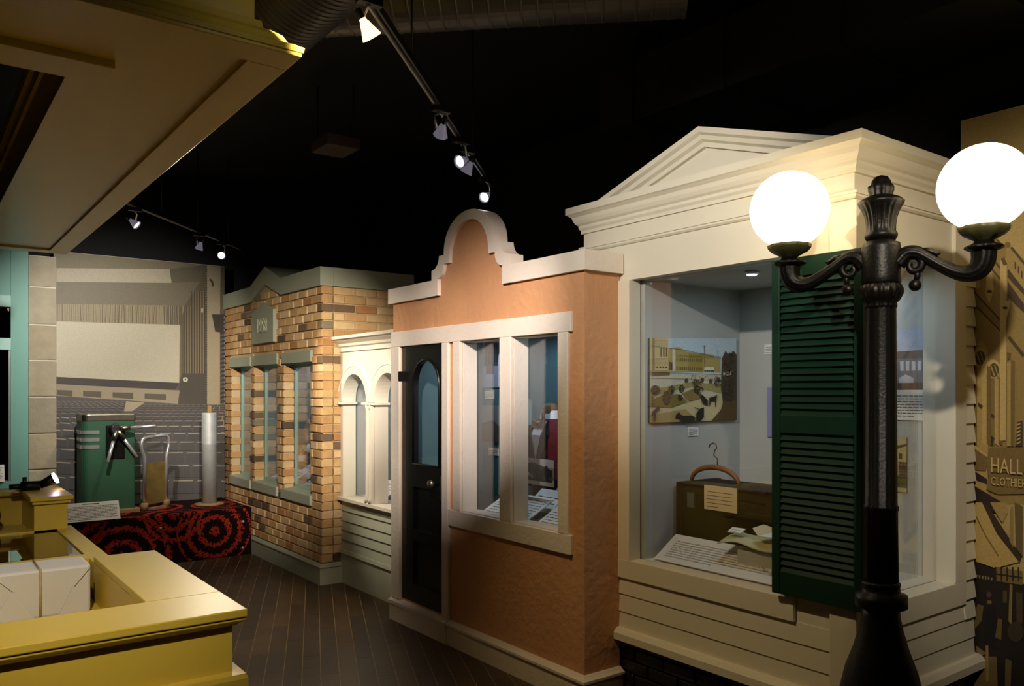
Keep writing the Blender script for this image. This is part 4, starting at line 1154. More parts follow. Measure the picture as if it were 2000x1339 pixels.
# telegraph pole
pr.poly([(1955, 505), (1968, 505), (1966, 860), (1954, 860)], (198, 172, 112)); pr.line(r1([(410, 330), (440, 400)]), 8, (100, 76, 48))
pr.poly(r1([(395, 730), (490, 770), (470, 900), (420, 960), (390, 900)]), (196, 168, 108)); pr.disc(1880+437*.1942, 440+830*.1942, 5, 3, (62, 48, 28))
pr.poly(r2([(370, 30), (405, 40), (400, 85), (375, 95)]), (110, 86, 56))
pr.poly(r2([(372, 120), (402, 120), (400, 800), (370, 800)]), (176, 150, 92)); pr.poly(r2([(405, 90), (435, 110), (432, 800), (404, 800)]), (120, 98, 54))
pr.poly(r2([(455, 600), (500, 590), (500, 800), (440, 800)]), (70, 54, 46)); 
for k in range(6): pr.poly(r2([(450, 620+k*30), (485, 605+k*30), (482, 618+k*30), (448, 634+k*30)]), (186, 160, 106))
# cornices, awnings
pr.poly(r2([(80, 770), (215, 870), (215, 890), (80, 800)]), (190, 164, 106)); pr.poly(r2([(80, 800), (215, 890), (200, 1000), (80, 990)]), (120, 98, 54))
pr.poly(r2([(80, 985), (215, 1070), (210, 1105), (80, 1055)]), (48, 30, 32)); pr.poly(r2([(80, 1105), (320, 1250), (300, 1339), (200, 1339), (80, 1210)]), (46, 30, 30))
pr.poly(r3([(70, 0), (150, 0), (260, 130), (430, 430), (250, 480), (75, 420)]), (190, 162, 98))
pr.line(r3([(80, 50), (180, 250), (270, 390)]), 2.5, (120, 96, 52)); pr.poly(r3([(150, 0), (200, 30), (440, 400), (425, 440), (260, 230)]), (56, 42, 24))
pr.poly(r3([(210, 0), (330, 0), (340, 70), (300, 150), (260, 90)]), (168, 142, 86)); pr.poly(r3([(360, 30), (380, 30), (380, 330), (350, 280)]), (150, 126, 76)); pr.poly(r3([(390, 0), (448, 30), (448, 400), (400, 330)]), (104, 86, 52))
# sign
pr.poly(r2([(225, 810), (860, 800), (860, 1180), (300, 1190), (205, 1150), (225, 1050), (205, 950)]), (124, 102, 56))
pr.line(r2([(250, 1012), (520, 1020)]), 4, (74, 58, 32))
# shop fronts and figures below
pr.poly(r3([(70, 420), (250, 490), (448, 590), (900, 800), (900, 2600), (70, 2600)]), (34, 27, 22))
pr.poly(r3([(248, 468), (448, 500), (448, 600), (248, 570)]), (126, 104, 58))
for k in range(5): pr.line(r3([(250+k*42, 470), (252+k*42, 575)]), 3, (40, 32, 20))
pr.line(r3([(250, 520), (448, 548)]), 3, (40, 32, 20))
pr.poly(r3([(355, 590), (375, 600), (370, 900), (345, 860)]), (140, 118, 64)); pr.poly(r3([(305, 640), (335, 640), (335, 730), (305, 730)]), (84, 70, 42)); pr.poly(r3([(400, 650), (448, 660), (448, 880), (405, 880)]), (76, 62, 38))
pr.same([r3([(85+k*22, 520+k*4), (98+k*22, 522+k*4), (96+k*22, 545+k*4), (88+k*22, 543+k*4)]) for k in range(7)], (150, 128, 80))
pr.poly(r3([(120, 740), (165, 750), (150, 860), (100, 920), (85, 880)]), (108, 92, 54)); pr.disc(1880+205*.268, 980+670*.268, 5, 6, (88, 66, 54)); pr.disc(1880+208*.268, 980+725*.268, 5, 4, (120, 98, 66))
pr.poly(r3([(175, 760), (235, 760), (260, 900), (240, 1060), (170, 1050)]), (24, 20, 24)); pr.poly(r3([(270, 840), (300, 850), (295, 1000), (250, 980)]), (112, 90, 50))
pr.poly(r3([(100, 1120), (260, 1120), (275, 1500), (90, 1500)]), (116, 96, 56)); pr.poly(r3([(180, 1040), (200, 1040), (205, 1300), (182, 1300)]), (150, 124, 70)); pr.poly(r3([(110, 1040), (180, 1090), (170, 1110), (115, 1090)]), (128, 106, 70))
pr.poly(r3([(325, 1130), (370, 1150), (360, 1400), (320, 1400)]), (104, 86, 54)); pr.disc(1880+400*.268, 980+940*.268, 16, 20, (62, 52, 36))
for k in range(12):
    u_ = 2010+k*50; pr.poly([(u_, 700), (u_+28, 715), (u_+28, 1000), (u_, 980)], (120, 98, 56)); pr.poly([(u_, 1010), (u_+36, 1020), (u_+36, 1060), (u_, 1050)], (90, 74, 44))
pr.build('print', t)
def mural_text(body, u0, v0, height_px, xs):
    p = at(u0, v0, y=MY); sc = p.y*0 + (p-Vector((0, 0, EYE))).dot(FW)/F_PX
    me = text_mesh(body, height_px*sc/.72, xscale=xs)
    text_obj('lettering', me, paint('sepia ' + body.lower(), (204, 180, 122), .6), t, Matrix.Translation((p.x, MY-.028, p.z)) @ Matrix.Rotation(PI/2, 4, 'X'))
mural_text('HALL', 1939, 921, 30, .58)
mural_text('CLOTHIER', 1940, 945, 16, .60)

# ================================================================== CASE CONTENTS
def photo(name, label, o, ex, ey, w, h, thick=.012, group=None):
    t = thing(name, label, 'photograph', frame=frame(o, ex, ey), group=group)
    MB().box(0, w, 0, h, -thick, 0).build('board', INK, t)
    return t, Print(lambda a, b, d: (a*w, b*h, .0004+d), .00012)
def card(name, label, o, ex, ey, w, h, n=4, cat='label card', mat=PAPER, size=.004):
    t = thing(name, label, cat, frame=frame(o, ex, ey))
    MB().box(0, w, 0, h, 0, .004).build('card', mat, t)
    if n: bars(t, w, h, n, size, min(w, h)*.12)
    return t
# --- cream house case
t, pr = photo('street_photograph', 'sepia print of a town square with horse carriages on the case side wall', (-3.072, 3.218, 1.478), (0, 1, 0), (0, 0, 1), .732, .456)
j = lambda pts: [((a-45)/1190.0, 1-(b-75-(a-45)*.06*(1-(b-75)/1160))/1160.0) for a, b in pts]
pr.poly([(0, 0), (1, 0), (1, 1), (0, 1)], (170, 150, 100))
pr.poly(j([(280, 75), (1235, 75), (1235, 600), (280, 560)]), (196, 210, 214))
pr.poly(j([(45, 75), (280, 75), (280, 520), (45, 520)]), (206, 188, 132)); pr.poly(j([(80, 75), (108, 75), (108, 520), (80, 520)]), (150, 132, 70))
pr.same([j([(a, 210), (a+18, 210), (a+18, 330), (a, 330)]) for a in (180, 215, 250)], (96, 82, 44)); pr.same([j([(130+k*38, 470), (152+k*38, 470), (152+k*38, 488), (130+k*38, 488)]) for k in range(4)], (40, 32, 20))
pr.poly(j([(280, 230), (345, 200), (440, 205), (520, 265), (740, 290), (910, 310), (910, 350), (1000, 370), (1000, 560), (280, 540)]), (182, 158, 86))
pr.poly(j([(335, 200), (375, 230), (375, 530), (335, 530)]), (224, 216, 190))
pr.poly(j([(550, 290), (740, 300), (740, 560), (550, 540)]), (160, 138, 62))
for r_ in (350, 470):
    pr.same([j([(390+k*26, r_+k*1.2), (402+k*26, r_+k*1.2), (402+k*26, r_+44+k*1.2), (390+k*26, r_+44+k*1.2)]) for k in range(14)], (110, 92, 46))
pr.poly(j([(290, 400), (335, 410), (335, 515), (290, 515)]), (84, 70, 40)); pr.poly(j([(770, 480), (900, 480), (905, 525), (765, 525)]), (226, 224, 214)); pr.same([j([(770+k*28, 525), (790+k*28, 525), (790+k*28, 545), (770+k*28, 545)]) for k in range(5)], (80, 66, 40))
pr.poly(j([(45, 600), (320, 570), (1000, 580), (1235, 640), (1235, 900), (45, 900)]), (204, 196, 168)); pr.poly(j([(70, 545), (300, 540), (300, 590), (70, 598)]), (96, 80, 46))
for a, b in ((520, 670), (640, 680), (735, 665), (855, 680), (970, 660)): pr.disc(*j([(a, b)])[0], .022, .035, (84, 78, 46))
pr.poly(j([(45, 780), (560, 690), (1010, 720), (1030, 860), (600, 760), (340, 800), (45, 900)]), (160, 146, 88))
pr.poly(j([(60, 920), (220, 850), (420, 850), (520, 960), (300, 1040), (60, 1010)]), (132, 112, 52)); pr.poly(j([(450, 850), (600, 780), (760, 900), (700, 930), (560, 945)]), (138, 118, 58))
pr.poly(j([(45, 1020), (300, 1045), (700, 930), (1020, 850), (1030, 1050), (900, 1235), (45, 1235)]), (206, 188, 140)); pr.poly(j([(45, 1130), (500, 1060), (700, 1235), (45, 1235)]), (176, 150, 92))
for a, b, c_, d_ in ((450, 780, .028, .05), (435, 900, .026, .035), (255, 900, .045, .09), (110, 790, .05, .06), (310, 800, .03, .05), (660, 790, .04, .05)): pr.disc(*j([(a, b)])[0], c_, d_, (70, 62, 36))
pr.poly(j([(1010, 560), (1020, 350), (1070, 250), (1110, 320), (1150, 300), (1180, 250), (1235, 310), (1235, 1000), (1030, 980), (1000, 760)]), (74, 58, 36)); pr.poly(j([(1030, 560), (1170, 540), (1150, 600), (1040, 610)]), (196, 186, 156))
pr.poly(j([(1030, 980), (1235, 960), (1235, 1235), (860, 1235), (1000, 1080)]), (92, 70, 30))
pr.line(j([(765, 180), (768, 480)]), .006, (120, 104, 70)); pr.line(j([(745, 185), (782, 188)]), .008, (90, 78, 54)); pr.line(j([(955, 240), (958, 360)]), .005, (120, 104, 70))
for yy in (180, 540, 620): pr.line(j([(45, yy), (500, yy+60 if yy < 300 else yy+20), (1000, yy+180 if yy < 300 else yy+50)]), .004, (90, 78, 50))
def leafy(cx_, cy_, rx, ry, n, cols):
    """clump of small irregular leaf marks"""
    for c_ in cols:
        polys = []
        for _ in range(n):
            a, r_ = random.uniform(0, 2*PI), math.sqrt(random.random()); x_, y_ = cx_+rx*r_*math.cos(a), cy_+ry*r_*math.sin(a); q_ = random.uniform(6, 15)
            pp = [(x_+q_*random.uniform(.6, 1.1)*math.cos(b_), y_+q_*random.uniform(.6, 1.1)*math.sin(b_)) for b_ in (0, 1.2, 2.5, 3.8, 5)]
            if all(50 < p_[0] < 1228 and 85 < p_[1] < 1228 for p_ in pp): polys.append(j(pp))
        pr.same(polys, c_)
for a, b, c_, d_, n in ((1130, 480, 90, 200, 60), (1130, 800, 95, 170, 70), (255, 900, 48, 95, 22), (450, 775, 32, 50, 12), (430, 900, 28, 40, 10), (110, 790, 55, 65, 20), (310, 790, 40, 60, 14), (650, 700, 60, 50, 16), (690, 800, 50, 60, 16), (940, 690, 50, 70, 14), (60, 900, 20, 120, 12)):
    leafy(a, b, c_, d_, n, ((58, 46, 28), (92, 80, 46), (120, 106, 62)) if a < 1000 else ((44, 32, 20), (66, 50, 30), (90, 74, 46)))
pr.same([j([(x_, y_), (x_+6, y_), (x_+6, y_+20), (x_, y_+20)]) for x_, y_ in [(random.uniform(560, 990), random.uniform(575, 640)) for _ in range(26)]], (74, 62, 44))
pr.same([j([(x_, 300+(x_-390)*.05), (x_+8, 300+(x_-390)*.05), (x_+8, 322+(x_-390)*.05), (x_, 322+(x_-390)*.05)]) for x_ in range(400, 980, 24)], (132, 112, 62))
pr.same([j([(60, y_), (275, y_+4), (275, y_+8), (60, y_+5)]) for y_ in (110, 150, 350, 400, 440)], (150, 132, 84))
# horses and buggies
pr.poly(j([(360, 1190), (370, 1130), (405, 1095), (425, 1130), (470, 1150), (580, 1150), (620, 1175), (620, 1235), (440, 1235), (410, 1180)]), (48, 36, 22)); pr.poly(j([(640, 1235), (640, 1120), (690, 1060), (745, 1040), (745, 1180), (700, 1235)]), (30, 24, 18)); pr.line(j([(615, 1040), (690, 1070)]), .008, (30, 24, 18))
pr.poly(j([(820, 910), (900, 890), (930, 865), (925, 930), (915, 1040), (905, 1040), (905, 960), (845, 960), (830, 1030), (822, 1030)]), (40, 30, 20)); pr.poly(j([(690, 850), (740, 880), (800, 950), (800, 1020), (740, 1000), (720, 960)]), (36, 28, 20))
pr.poly(j([(60, 1080), (140, 1010), (160, 1060), (110, 1090), (100, 1220), (80, 1220), (75, 1140), (55, 1130)]), (80, 60, 30))
pr.build('print', t)
card('label_card', 'small white caption card below the town square photograph', (-3.083, 3.535, 1.396), (0, 1, 0), (0, 0, 1), .088, .05, 5)
card('label_card', 'white caption card on the back wall left of the green shutter', (-2.907, 3.998, 1.862), (1, 0, 0), (0, 0, 1), .11, .056, 4)
t = thing('lilac_booklet', 'lilac booklet mounted on the case back wall beside the shutter', 'booklet', frame=frame((-2.885, 3.998, 1.385), (1, 0, 0), (0, 0, 1)))
MB().box(0, .16, 0, .285, 0, .008).build('cover', PURPLE, t); MB().box(.004, .156, .003, .282, -.001, .006).build('pages', PAPER, t)
# trunk with card and hanger
t = thing('travel_trunk', 'dark brown leather trunk standing in the cream house window', 'trunk', (-2.8, 3.6, .745))
MB().box(-3.065, -2.42, 3.425, 3.74, .746, 1.08).build('body', LEATHER, t, .01)
MB().box(-3.07, -2.415, 3.42, 3.745, 1.085, 1.148).build('lid', LEATHER2, t, .01)
for x in (-3.04, -2.46): MB().box(x-.02, x+.02, 3.416, 3.75, .748, 1.15).build('strap', LEATHER2, t)
MB().box(-3.066, -2.42, 3.418, 3.43, .75, .79).build('edge_binding', LEATHER2, t)
MB().box(-2.98, -2.93, 3.412, 3.424, 1.02, 1.10).build('latch', BRASSDARK, t)
card('trunk_card', 'cream handwritten card leaning on the brown trunk', (-2.855, 3.408, 1.025), (1, 0, 0), (0, .0, 1), .212, .128, 5, 'card', CARD, .005)
t = thing('coat_hanger', 'bent wooden coat hanger with wire hook standing on the trunk', 'hanger', (-2.84, 3.5, 1.148))
arcp = [(-2.84+.158*math.cos(PI*k/16), 3.47, 1.158+.085*math.sin(PI*k/16)) for k in range(17)]
MB().tube(arcp, [.010+.005*math.sin(PI*k/16) for k in range(17)], 10).build('bow', HANGERWOOD, t)
MB().tube([(-2.82, 3.47, 1.245), (-2.82, 3.47, 1.29), (-2.845, 3.47, 1.305), (-2.84, 3.47, 1.33), (-2.825, 3.47, 1.345), (-2.83, 3.47, 1.365), (-2.85, 3.47, 1.372), (-2.87, 3.47, 1.362), (-2.878, 3.47, 1.345)], .0032, 8).build('hook', WIRE, t)
# era text panel
BLp, BRp, TLp = Vector((-3.035, 3.212, .757)), Vector((-1.99, 3.212, .757)), Vector((-3.035, 3.385, .868))
t = thing('era_text_panel', 'long white slanted text panel headed 1880-1918 in the cream house window', 'sign', frame=frame(BLp, BRp-BLp, TLp-BLp))
w, h = (BRp-BLp).length, (TLp-BLp).length
MB().box(0, w, 0, h, -.006, 0).build('board', PAPER, t)
body = ('The era between 1880 and 1918 saw Anderson County determine its economic base for the County for the next 100 years. With a\n'
        'manufacturing segment in Greenville County, Anderson County saw the construction of its first "bale of cotton to bolt of cloth"\n'
        'operations and the formation of the institution of sharecropping and the growth of a variety of businesses throughout the city\n'
        'limits. The relationship between industrialized manufacturing (textile mills) and agricultural (cotton) had begun. Anderson the\n'
        '"Electric City" with the first successful long distance transmission of electricity on May 1, 1895, from High Shoals to the Toddville\n'
        'Anderson. The building of the hotel Chiquola (1888), new Anderson Court House (1898), civic improvements to the Plaza (1902) and\n'
        'Buena Vista Park (1902-1904) showcased the era of new found wealth for the County. In 1905, the Anderson Traction Company began\n'
        'that electric trolley cars throughout the city.')
me = text_mesh(body, .0150, .2, 0, 'LEFT', 1.12)
wd = max(v.co.x for v in me.vertices); me.transform(Matrix.Diagonal((.955/wd, 1, 1, 1)))
text_obj('lettering', me, INK, t, Matrix.Translation((.045, h-.055, .0006)))
text_obj('heading', text_mesh('1880-1918', .0165, .2), INK, t, Matrix.Translation((w*.46, h-.030, .0006)))
MB().box(.2, w-.2, .06, .12, -.075, -.006).build('stand', CREAMW, t)
# map, folded papers, small card, upright frame
t = thing('parchment_map', 'curling old parchment map lying beside the trunk', 'map', (-2.45, 3.6, .85))
m = MB(); rows = []
for i in range(13):
    row = []
    for k in range(15):
        a, b = k/14, i/12
        row.append((-2.66+.42*a+.04*b, 3.405-.06*a*0+.30*b*0 + (-.14+.0)*(1-b)+.0*a, .90+.05*b+.012*math.sin(a*7+b*3)+.02*a*math.sin(b*5)-.05*max(0, .3-a)))
    rows.append(row)
m.strip(rows, False, smooth=True); o = m.build('sheet', PARCH, t)
o.modifiers.new('thick', 'SOLIDIFY').thickness = .002
MB().box(-2.55, -2.25, 3.29, 3.40, .745, .87).build('support', CASECREAM, t)
card('label_card', 'tiny white caption card lying on the parchment map', (-2.62, 3.30, .945), (1, .1, 0), (0, .8, .28), .075, .05, 2)
t = thing('folded_letter', 'white folded letter lying open on the parchment map', 'letter', (-2.36, 3.34, .95))
m = MB(); m.add([(-2.42, 3.28, .952), (-2.22, 3.28, .962), (-2.20, 3.40, .985), (-2.38, 3.40, .975)], [(0, 1, 2, 3)]); o = m.build('sheet', PAPER, t); o.modifiers.new('thick', 'SOLIDIFY').thickness = .003
m = MB(); m.add([(-2.42, 3.28, .953), (-2.38, 3.40, .976), (-2.45, 3.36, 1.0), (-2.47, 3.30, .985)], [(0, 1, 2, 3)]); o = m.build('flap', CARD, t); o.modifiers.new('thick', 'SOLIDIFY').thickness = .002
t = thing('gilt_frame', 'leaning brown picture frame behind the map at the shutter edge', 'frame', frame=frame((-2.40, 3.395, .93), (.95, .0, 0), (-.12, .2, 1)))
fr = MB(); 
for a in ((0, .3, 0, .03), (0, .3, .24, .27), (0, .03, .03, .24), (.27, .3, .03, .24)): fr.box(a[0], a[1], a[2], a[3], 0, .02)
fr.build('moulding', LEATHER2, t); MB().box(.02, .28, .02, .25, .002, .008).build('picture', CARD, t)
# side window view: photographs on the back wall
t, pr = photo('building_photograph', 'blue-grey photograph of a two-storey corner building inside the side window', (-2.16, 3.992, 1.66), (1, 0, 0), (0, 0, 1), .225, .30, .006)
pr.poly([(0, 0), (1, 0), (1, 1), (0, 1)], (176, 186, 204)); pr.poly([(.18, 0), (1, 0), (1, .62), (.18, .62)], (110, 108, 120)); pr.poly([(.12, .5), (1, .5), (1, .64), (.1, .62)], (84, 78, 80))
pr.same([[(.25+k*.13, .30), (.33+k*.13, .30), (.33+k*.13, .46), (.25+k*.13, .46)] for k in range(6)], (190, 196, 210)); pr.poly([(.22, .02), (.55, .02), (.55, .18), (.38, .24), (.22, .18)], (190, 190, 200)); pr.rect(.18, 1, 0, .10, (84, 62, 50)); pr.disc(.05, .1, .1, .18, (50, 46, 40))
pr.build('print', t)
card('text_sheet', 'pale printed sheet under the building photograph in the side window', (-2.15, 3.996, 1.505), (1, 0, 0), (0, 0, 1), .20, .15, 8, 'sheet', PAPER, .007)
t, pr = photo('porch_photograph', 'small sepia photograph of a porch below the printed sheet', (-2.17, 3.992, 1.145), (1, 0, 0), (0, 0, 1), .10, .275, .006)
pr.poly([(0, 0), (1, 0), (1, 1), (0, 1)], (200, 184, 130)); pr.rect(0, 1, .08, .25, (96, 92, 46)); pr.rect(0, 1, .25, .55, (70, 52, 32)); pr.rect(0, 1, .55, .80, (196, 176, 112)); pr.poly([(0, .72), (1, .84), (1, .88), (0, .80)], (78, 62, 36)); pr.same([[(.2+k*.4, .6), (.38+k*.4, .6), (.38+k*.4, .7), (.2+k*.4, .7)] for k in range(2)], (74, 60, 36)); pr.rect(.45, .62, .3, .55, (180, 140, 96))
pr.build('print', t)

# --- stucco front case
def reader(label, x0, x1, y0=2.985, z0=.872, y1=3.20, z1=.985, n=8, nm='reader_sign'):
    t = thing(nm, label, 'sign', frame=frame((x0, y0, z0), (1, 0, 0), (0, y1-y0, z1-z0)))
    h = math.hypot(y1-y0, z1-z0); MB().box(0, x1-x0, 0, h, -.005, 0).build('board', PAPER, t); bars(t, x1-x0, h, n, .0095, .02, .0006)
    MB().box(.04, x1-x0-.04, .05, .08, -.06, -.005).build('stand', INK, t)
    return t
reader('white slanted text panel in the left window of the salmon front', -4.325, -3.85)
reader('white slanted text panel in the right window of the salmon front', -3.76, -3.36)
t = thing('exhibit_card', 'second grey text panel behind the right salmon window, half hidden by the mullion', 'sign', frame=frame((-4.12, 3.17, .90), (1, 0, 0), (0, .15, .12)))
MB().box(0, .26, 0, .19, -.02, 0).build('board', PAPER, t); bars(t, .26, .19, 3, .012, .02, .0006)
t = thing('blue_ticket', 'blue printed ticket on a stand in the right salmon window', 'ticket', frame=frame((-3.98, 3.26, .955), (1, .05, 0), (.05, .10, .10)))
MB().box(0, .22, 0, .12, -.003, 0).build('card', PAPER, t); MB().box(.004, .19, .006, .114, 0, .0008).build('print', BLUECARD, t)
m = MB(); m.lathe([(.022, 0), (.022, .001)], (.195, .085, .0), 20); m.build('seal', INK, t); m = MB(); m.lathe([(.018, 0), (.018, .001)], (.165, .03, .0009), 20); m.build('blue_seal', paint('deep blue ink', (40, 80, 140), .5), t)
MB().box(.08, .14, .02, .1, -.10, -.003).build('stand', PAPER, t)
# mannequin bust in dress coat
mc = Vector((-4.205, 3.46, 0))
t = thing('dressed_mannequin', 'headless mannequin in maroon coat, white shirt and bow tie', 'mannequin', (mc.x, mc.y, .868))
def ring(cx_, cy_, rx, ry, z, n=28): return [(cx_+rx*math.cos(2*PI*k/n), cy_+ry*math.sin(2*PI*k/n), z) for k in range(n)]
m = MB(); m.strip([ring(mc.x, mc.y, .055, .058, 1.42), ring(mc.x, mc.y, .052, .055, 1.50), ring(mc.x, mc.y, .053, .056, 1.545), ring(mc.x, mc.y, .035, .038, 1.565), ring(mc.x, mc.y, .002, .002, 1.57)], True, smooth=True); m.build('neck', MANNEQ, t)
m = MB(); m.strip([ring(mc.x, mc.y, .15, .10, .90), ring(mc.x, mc.y, .16, .11, 1.10), ring(mc.x, mc.y, .19, .125, 1.28), ring(mc.x, mc.y, .20, .115, 1.38), ring(mc.x, mc.y, .15, .09, 1.435), ring(mc.x, mc.y, .075, .07, 1.465)], True, smooth=True); m.build('coat', MAROON, t)
for s in (-1, 1):
    m = MB(); m.tube([(mc.x+s*.16, mc.y, 1.39), (mc.x+s*.215, mc.y, 1.30), (mc.x+s*.235, mc.y, 1.15), (mc.x+s*.24, mc.y-.02, 1.0)], [.055, .058, .052, .046], 16); m.build('sleeve', MAROON, t)
fy = mc.y-.128
m = MB(); m.add([(mc.x-.055, fy+.045, 1.45), (mc.x+.055, fy+.045, 1.45), (mc.x+.045, fy+.004, 1.36), (mc.x, fy, 1.20), (mc.x-.045, fy+.004, 1.36)], [(0, 4, 3, 2, 1)]); o = m.build('shirt_front', SHIRT, t); o.modifiers.new('thick', 'SOLIDIFY').thickness = .006
m = MB(); rows = []
for k in range(25):
    a = -PI/2 + .35 + (2*PI-.70)*k/24; hi = 1.520 if 2 < k < 22 else 1.500; lo = 1.445 - (.022 if k in (0, 1, 23, 24) else 0)
    rows.append([(mc.x+.068*math.cos(a), mc.y+.072*math.sin(a)-.004, lo), (mc.x+.062*math.cos(a), mc.y+.066*math.sin(a), hi), (mc.x+.058*math.cos(a), mc.y+.062*math.sin(a), hi), (mc.x+.062*math.cos(a), mc.y+.066*math.sin(a), lo)])
m.strip(rows, True); m.build('collar', SHIRT, t)
m = MB(); m.sphere((mc.x, fy+.03, 1.435), .013, 12, 8)
for s_ in (-1, 1): m.prism_y([(mc.x+s_*.008, 1.428), (mc.x+s_*.062, 1.408), (mc.x+s_*.062, 1.462), (mc.x+s_*.008, 1.442)], fy+.018, fy+.036)
m.build('bow_tie', MANNEQ, t)
for s_ in (-1, 1):
    m = MB(); m.add([(mc.x+s_*.075, fy+.045, 1.452), (mc.x+s_*.115, fy+.02, 1.37), (mc.x+s_*.02, fy-.004, 1.14), (mc.x+s_*.004, fy-.004, 1.19), (mc.x+s_*.05, fy, 1.36)], [(0, 1, 2, 3, 4)]); o = m.build('lapel', BLACKCLOTH, t); o.modifiers.new('thick', 'SOLIDIFY').thickness = .008
t, pr = photo('carriage_photograph', 'black and white photograph of a horse carriage before the mannequin', (-4.24, 3.19, 1.06), (1, 0, 0), (0, 0, 1), .40, .165, .006)
pr.poly([(0, 0), (1, 0), (1, 1), (0, 1)], (150, 150, 152)); pr.rect(0, 1, .7, 1, (196, 198, 204)); pr.rect(0, 1, 0, .22, (206, 206, 208)); pr.poly([(.05, .15), (.95, .15), (.95, .6), (.7, .75), (.45, .85), (.2, .7), (.05, .75)], (52, 50, 50))
for k in range(14): pr.disc(random.uniform(.05, .95), random.uniform(.25, .8), random.uniform(.02, .06), random.uniform(.05, .1), random.choice([(90, 88, 88), (38, 36, 36), (180, 180, 182)]))
pr.build('print', t)
t, pr = photo('porch_ladies_photograph', 'blue-toned photograph of a person in white before railings in the left salmon window', (-5.195, 3.592, 1.675), (1, 0, 0), (0, 0, 1), .50, .365, .006)
pr.poly([(0, 0), (1, 0), (1, 1), (0, 1)], (150, 162, 186)); pr.rect(.06, .98, .45, .95, (80, 84, 100)); pr.same([[(.1+k*.07, .5), (.125+k*.07, .5), (.125+k*.07, .88), (.1+k*.07, .88)] for k in range(12)], (40, 42, 54)); pr.poly([(.42, .02), (.56, .02), (.58, .62), (.54, .74), (.46, .74), (.42, .6)], (214, 222, 236)); pr.disc(.5, .8, .04, .07, (70, 62, 60)); pr.rect(.1, .3, .28, .46, (96, 88, 88)); pr.same([[(.6+k*.08, .05), (.64+k*.08, .05), (.64+k*.08, .3), (.6+k*.08, .3)] for k in range(5)], (84, 94, 120))
pr.build('print', t)
card('label_card', 'white caption card below the photograph in the left salmon window', (-5.165, 3.598, 1.59), (1, 0, 0), (0, 0, 1), .125, .062, 4)
card('label_card', 'white caption card low on the wall of the left salmon window', (-5.11, 3.598, 1.16), (1, 0, 0), (0, 0, 1), .125, .055, 3)
t, pr = photo('landscape_photograph', 'dim grey landscape photograph between two caption cards in the left salmon window', (-5.20, 3.592, 1.26), (1, 0, 0), (0, 0, 1), .5, .28, .006)
pr.poly([(0, 0), (1, 0), (1, 1), (0, 1)], (128, 140, 146)); pr.poly([(0, 0), (1, 0), (1, .35), (.6, .3), (.3, .6), (0, .5)], (86, 84, 82)); pr.disc(.8, .7, .08, .2, (40, 46, 54)); pr.build('print', t)

# --- arcade and brick cases
def small_reader(label, x0, x1, y0, z0, dy=.2, dz=.13, n=6): return reader(label, x0, x1, y0, z0, y0+dy, z0+dz, n)
small_reader('white slanted text panel in the left arch of the white arcade', -6.42, -6.06, 3.19, .745)
small_reader('white slanted text panel in the right arch of the white arcade', -5.86, -5.45, 3.19, .745)
t, pr = photo('speckled_photograph', 'speckled black and white photograph on the arcade case wall', (-5.80, 3.542, 1.15), (1, 0, 0), (0, 0, 1), .42, .5, .006)
pr.poly([(0, 0), (1, 0), (1, 1), (0, 1)], (150, 160, 172))
for k in range(90): pr.disc(random.uniform(.04, .96), random.uniform(.04, .96), random.uniform(.015, .05), random.uniform(.015, .05), random.choice([(30, 30, 36), (52, 54, 60), (206, 212, 220)]), 8)
pr.build('print', t)
small_reader('white slanted text panel in the middle brick window', -8.19, -7.62, 2.99, .735)
small_reader('white slanted text panel in the brick window nearest the arcade', -7.36, -6.81, 2.99, .735)
t = thing('exhibit_card', 'bluish text panel further back in the brick window nearest the arcade', 'sign', frame=frame((-7.98, 3.2, .80), (1, 0, 0), (0, .16, .10)))
MB().box(0, .30, 0, .19, -.03, 0).build('board', PAPER, t); bars(t, .30, .19, 3, .012, .02, .0006)
t = thing('amber_bottle', 'amber glass bottle with white label in the brick window', 'bottle', (-8.388, 3.43, .872))
MB().lathe([(.047, 0), (.053, .01), (.053, .105), (.042, .132), (.021, .148), (.021, .175)], (-8.388, 3.43, .872), 24).build('body', AMBERGLASS, t)
MB().lathe([(.023, .175), (.025, .195), (.019, .20)], (-8.388, 3.43, .872), 20).build('stopper', AMBERGLASS, t)
MB().lathe([(.054, .025), (.054, .09)], (-8.388, 3.43, .872), 24, caps=False).build('label', PAPER, t)
t = thing('hand_mirror', 'pink and white painted hand mirror propped in the brick window', 'mirror', (-8.205, 3.44, .872))
m = MB(); m.lathe([(.10, -.006), (.107, 0), (.10, .006), (.075, .009), (.072, .004), (.002, .004)], (0, 0, 0), 28); m.v = [(x-8.205, 3.44-z, y*1.25+1.215) for x, y, z in m.v]; m.build('plate', PORCELAIN, t)
MB().tube([(-8.205, 3.44, 1.09), (-8.205, 3.44, 1.0)], [.017, .024], 12).build('handle', PAPER, t)
MB().tube([(-8.205, 3.455, .872), (-8.205, 3.455, 1.02)], .02, 12).build('stand', BLACKCLOTH, t)
o = MB().box(-8.52, -8.10, 3.375, 3.498, .701, .871).build('exhibit_plinth', BLACKCLOTH, None, .004)
tag(o, 'black cloth plinth carrying the amber bottle and mirror in the brick window', 'plinth')

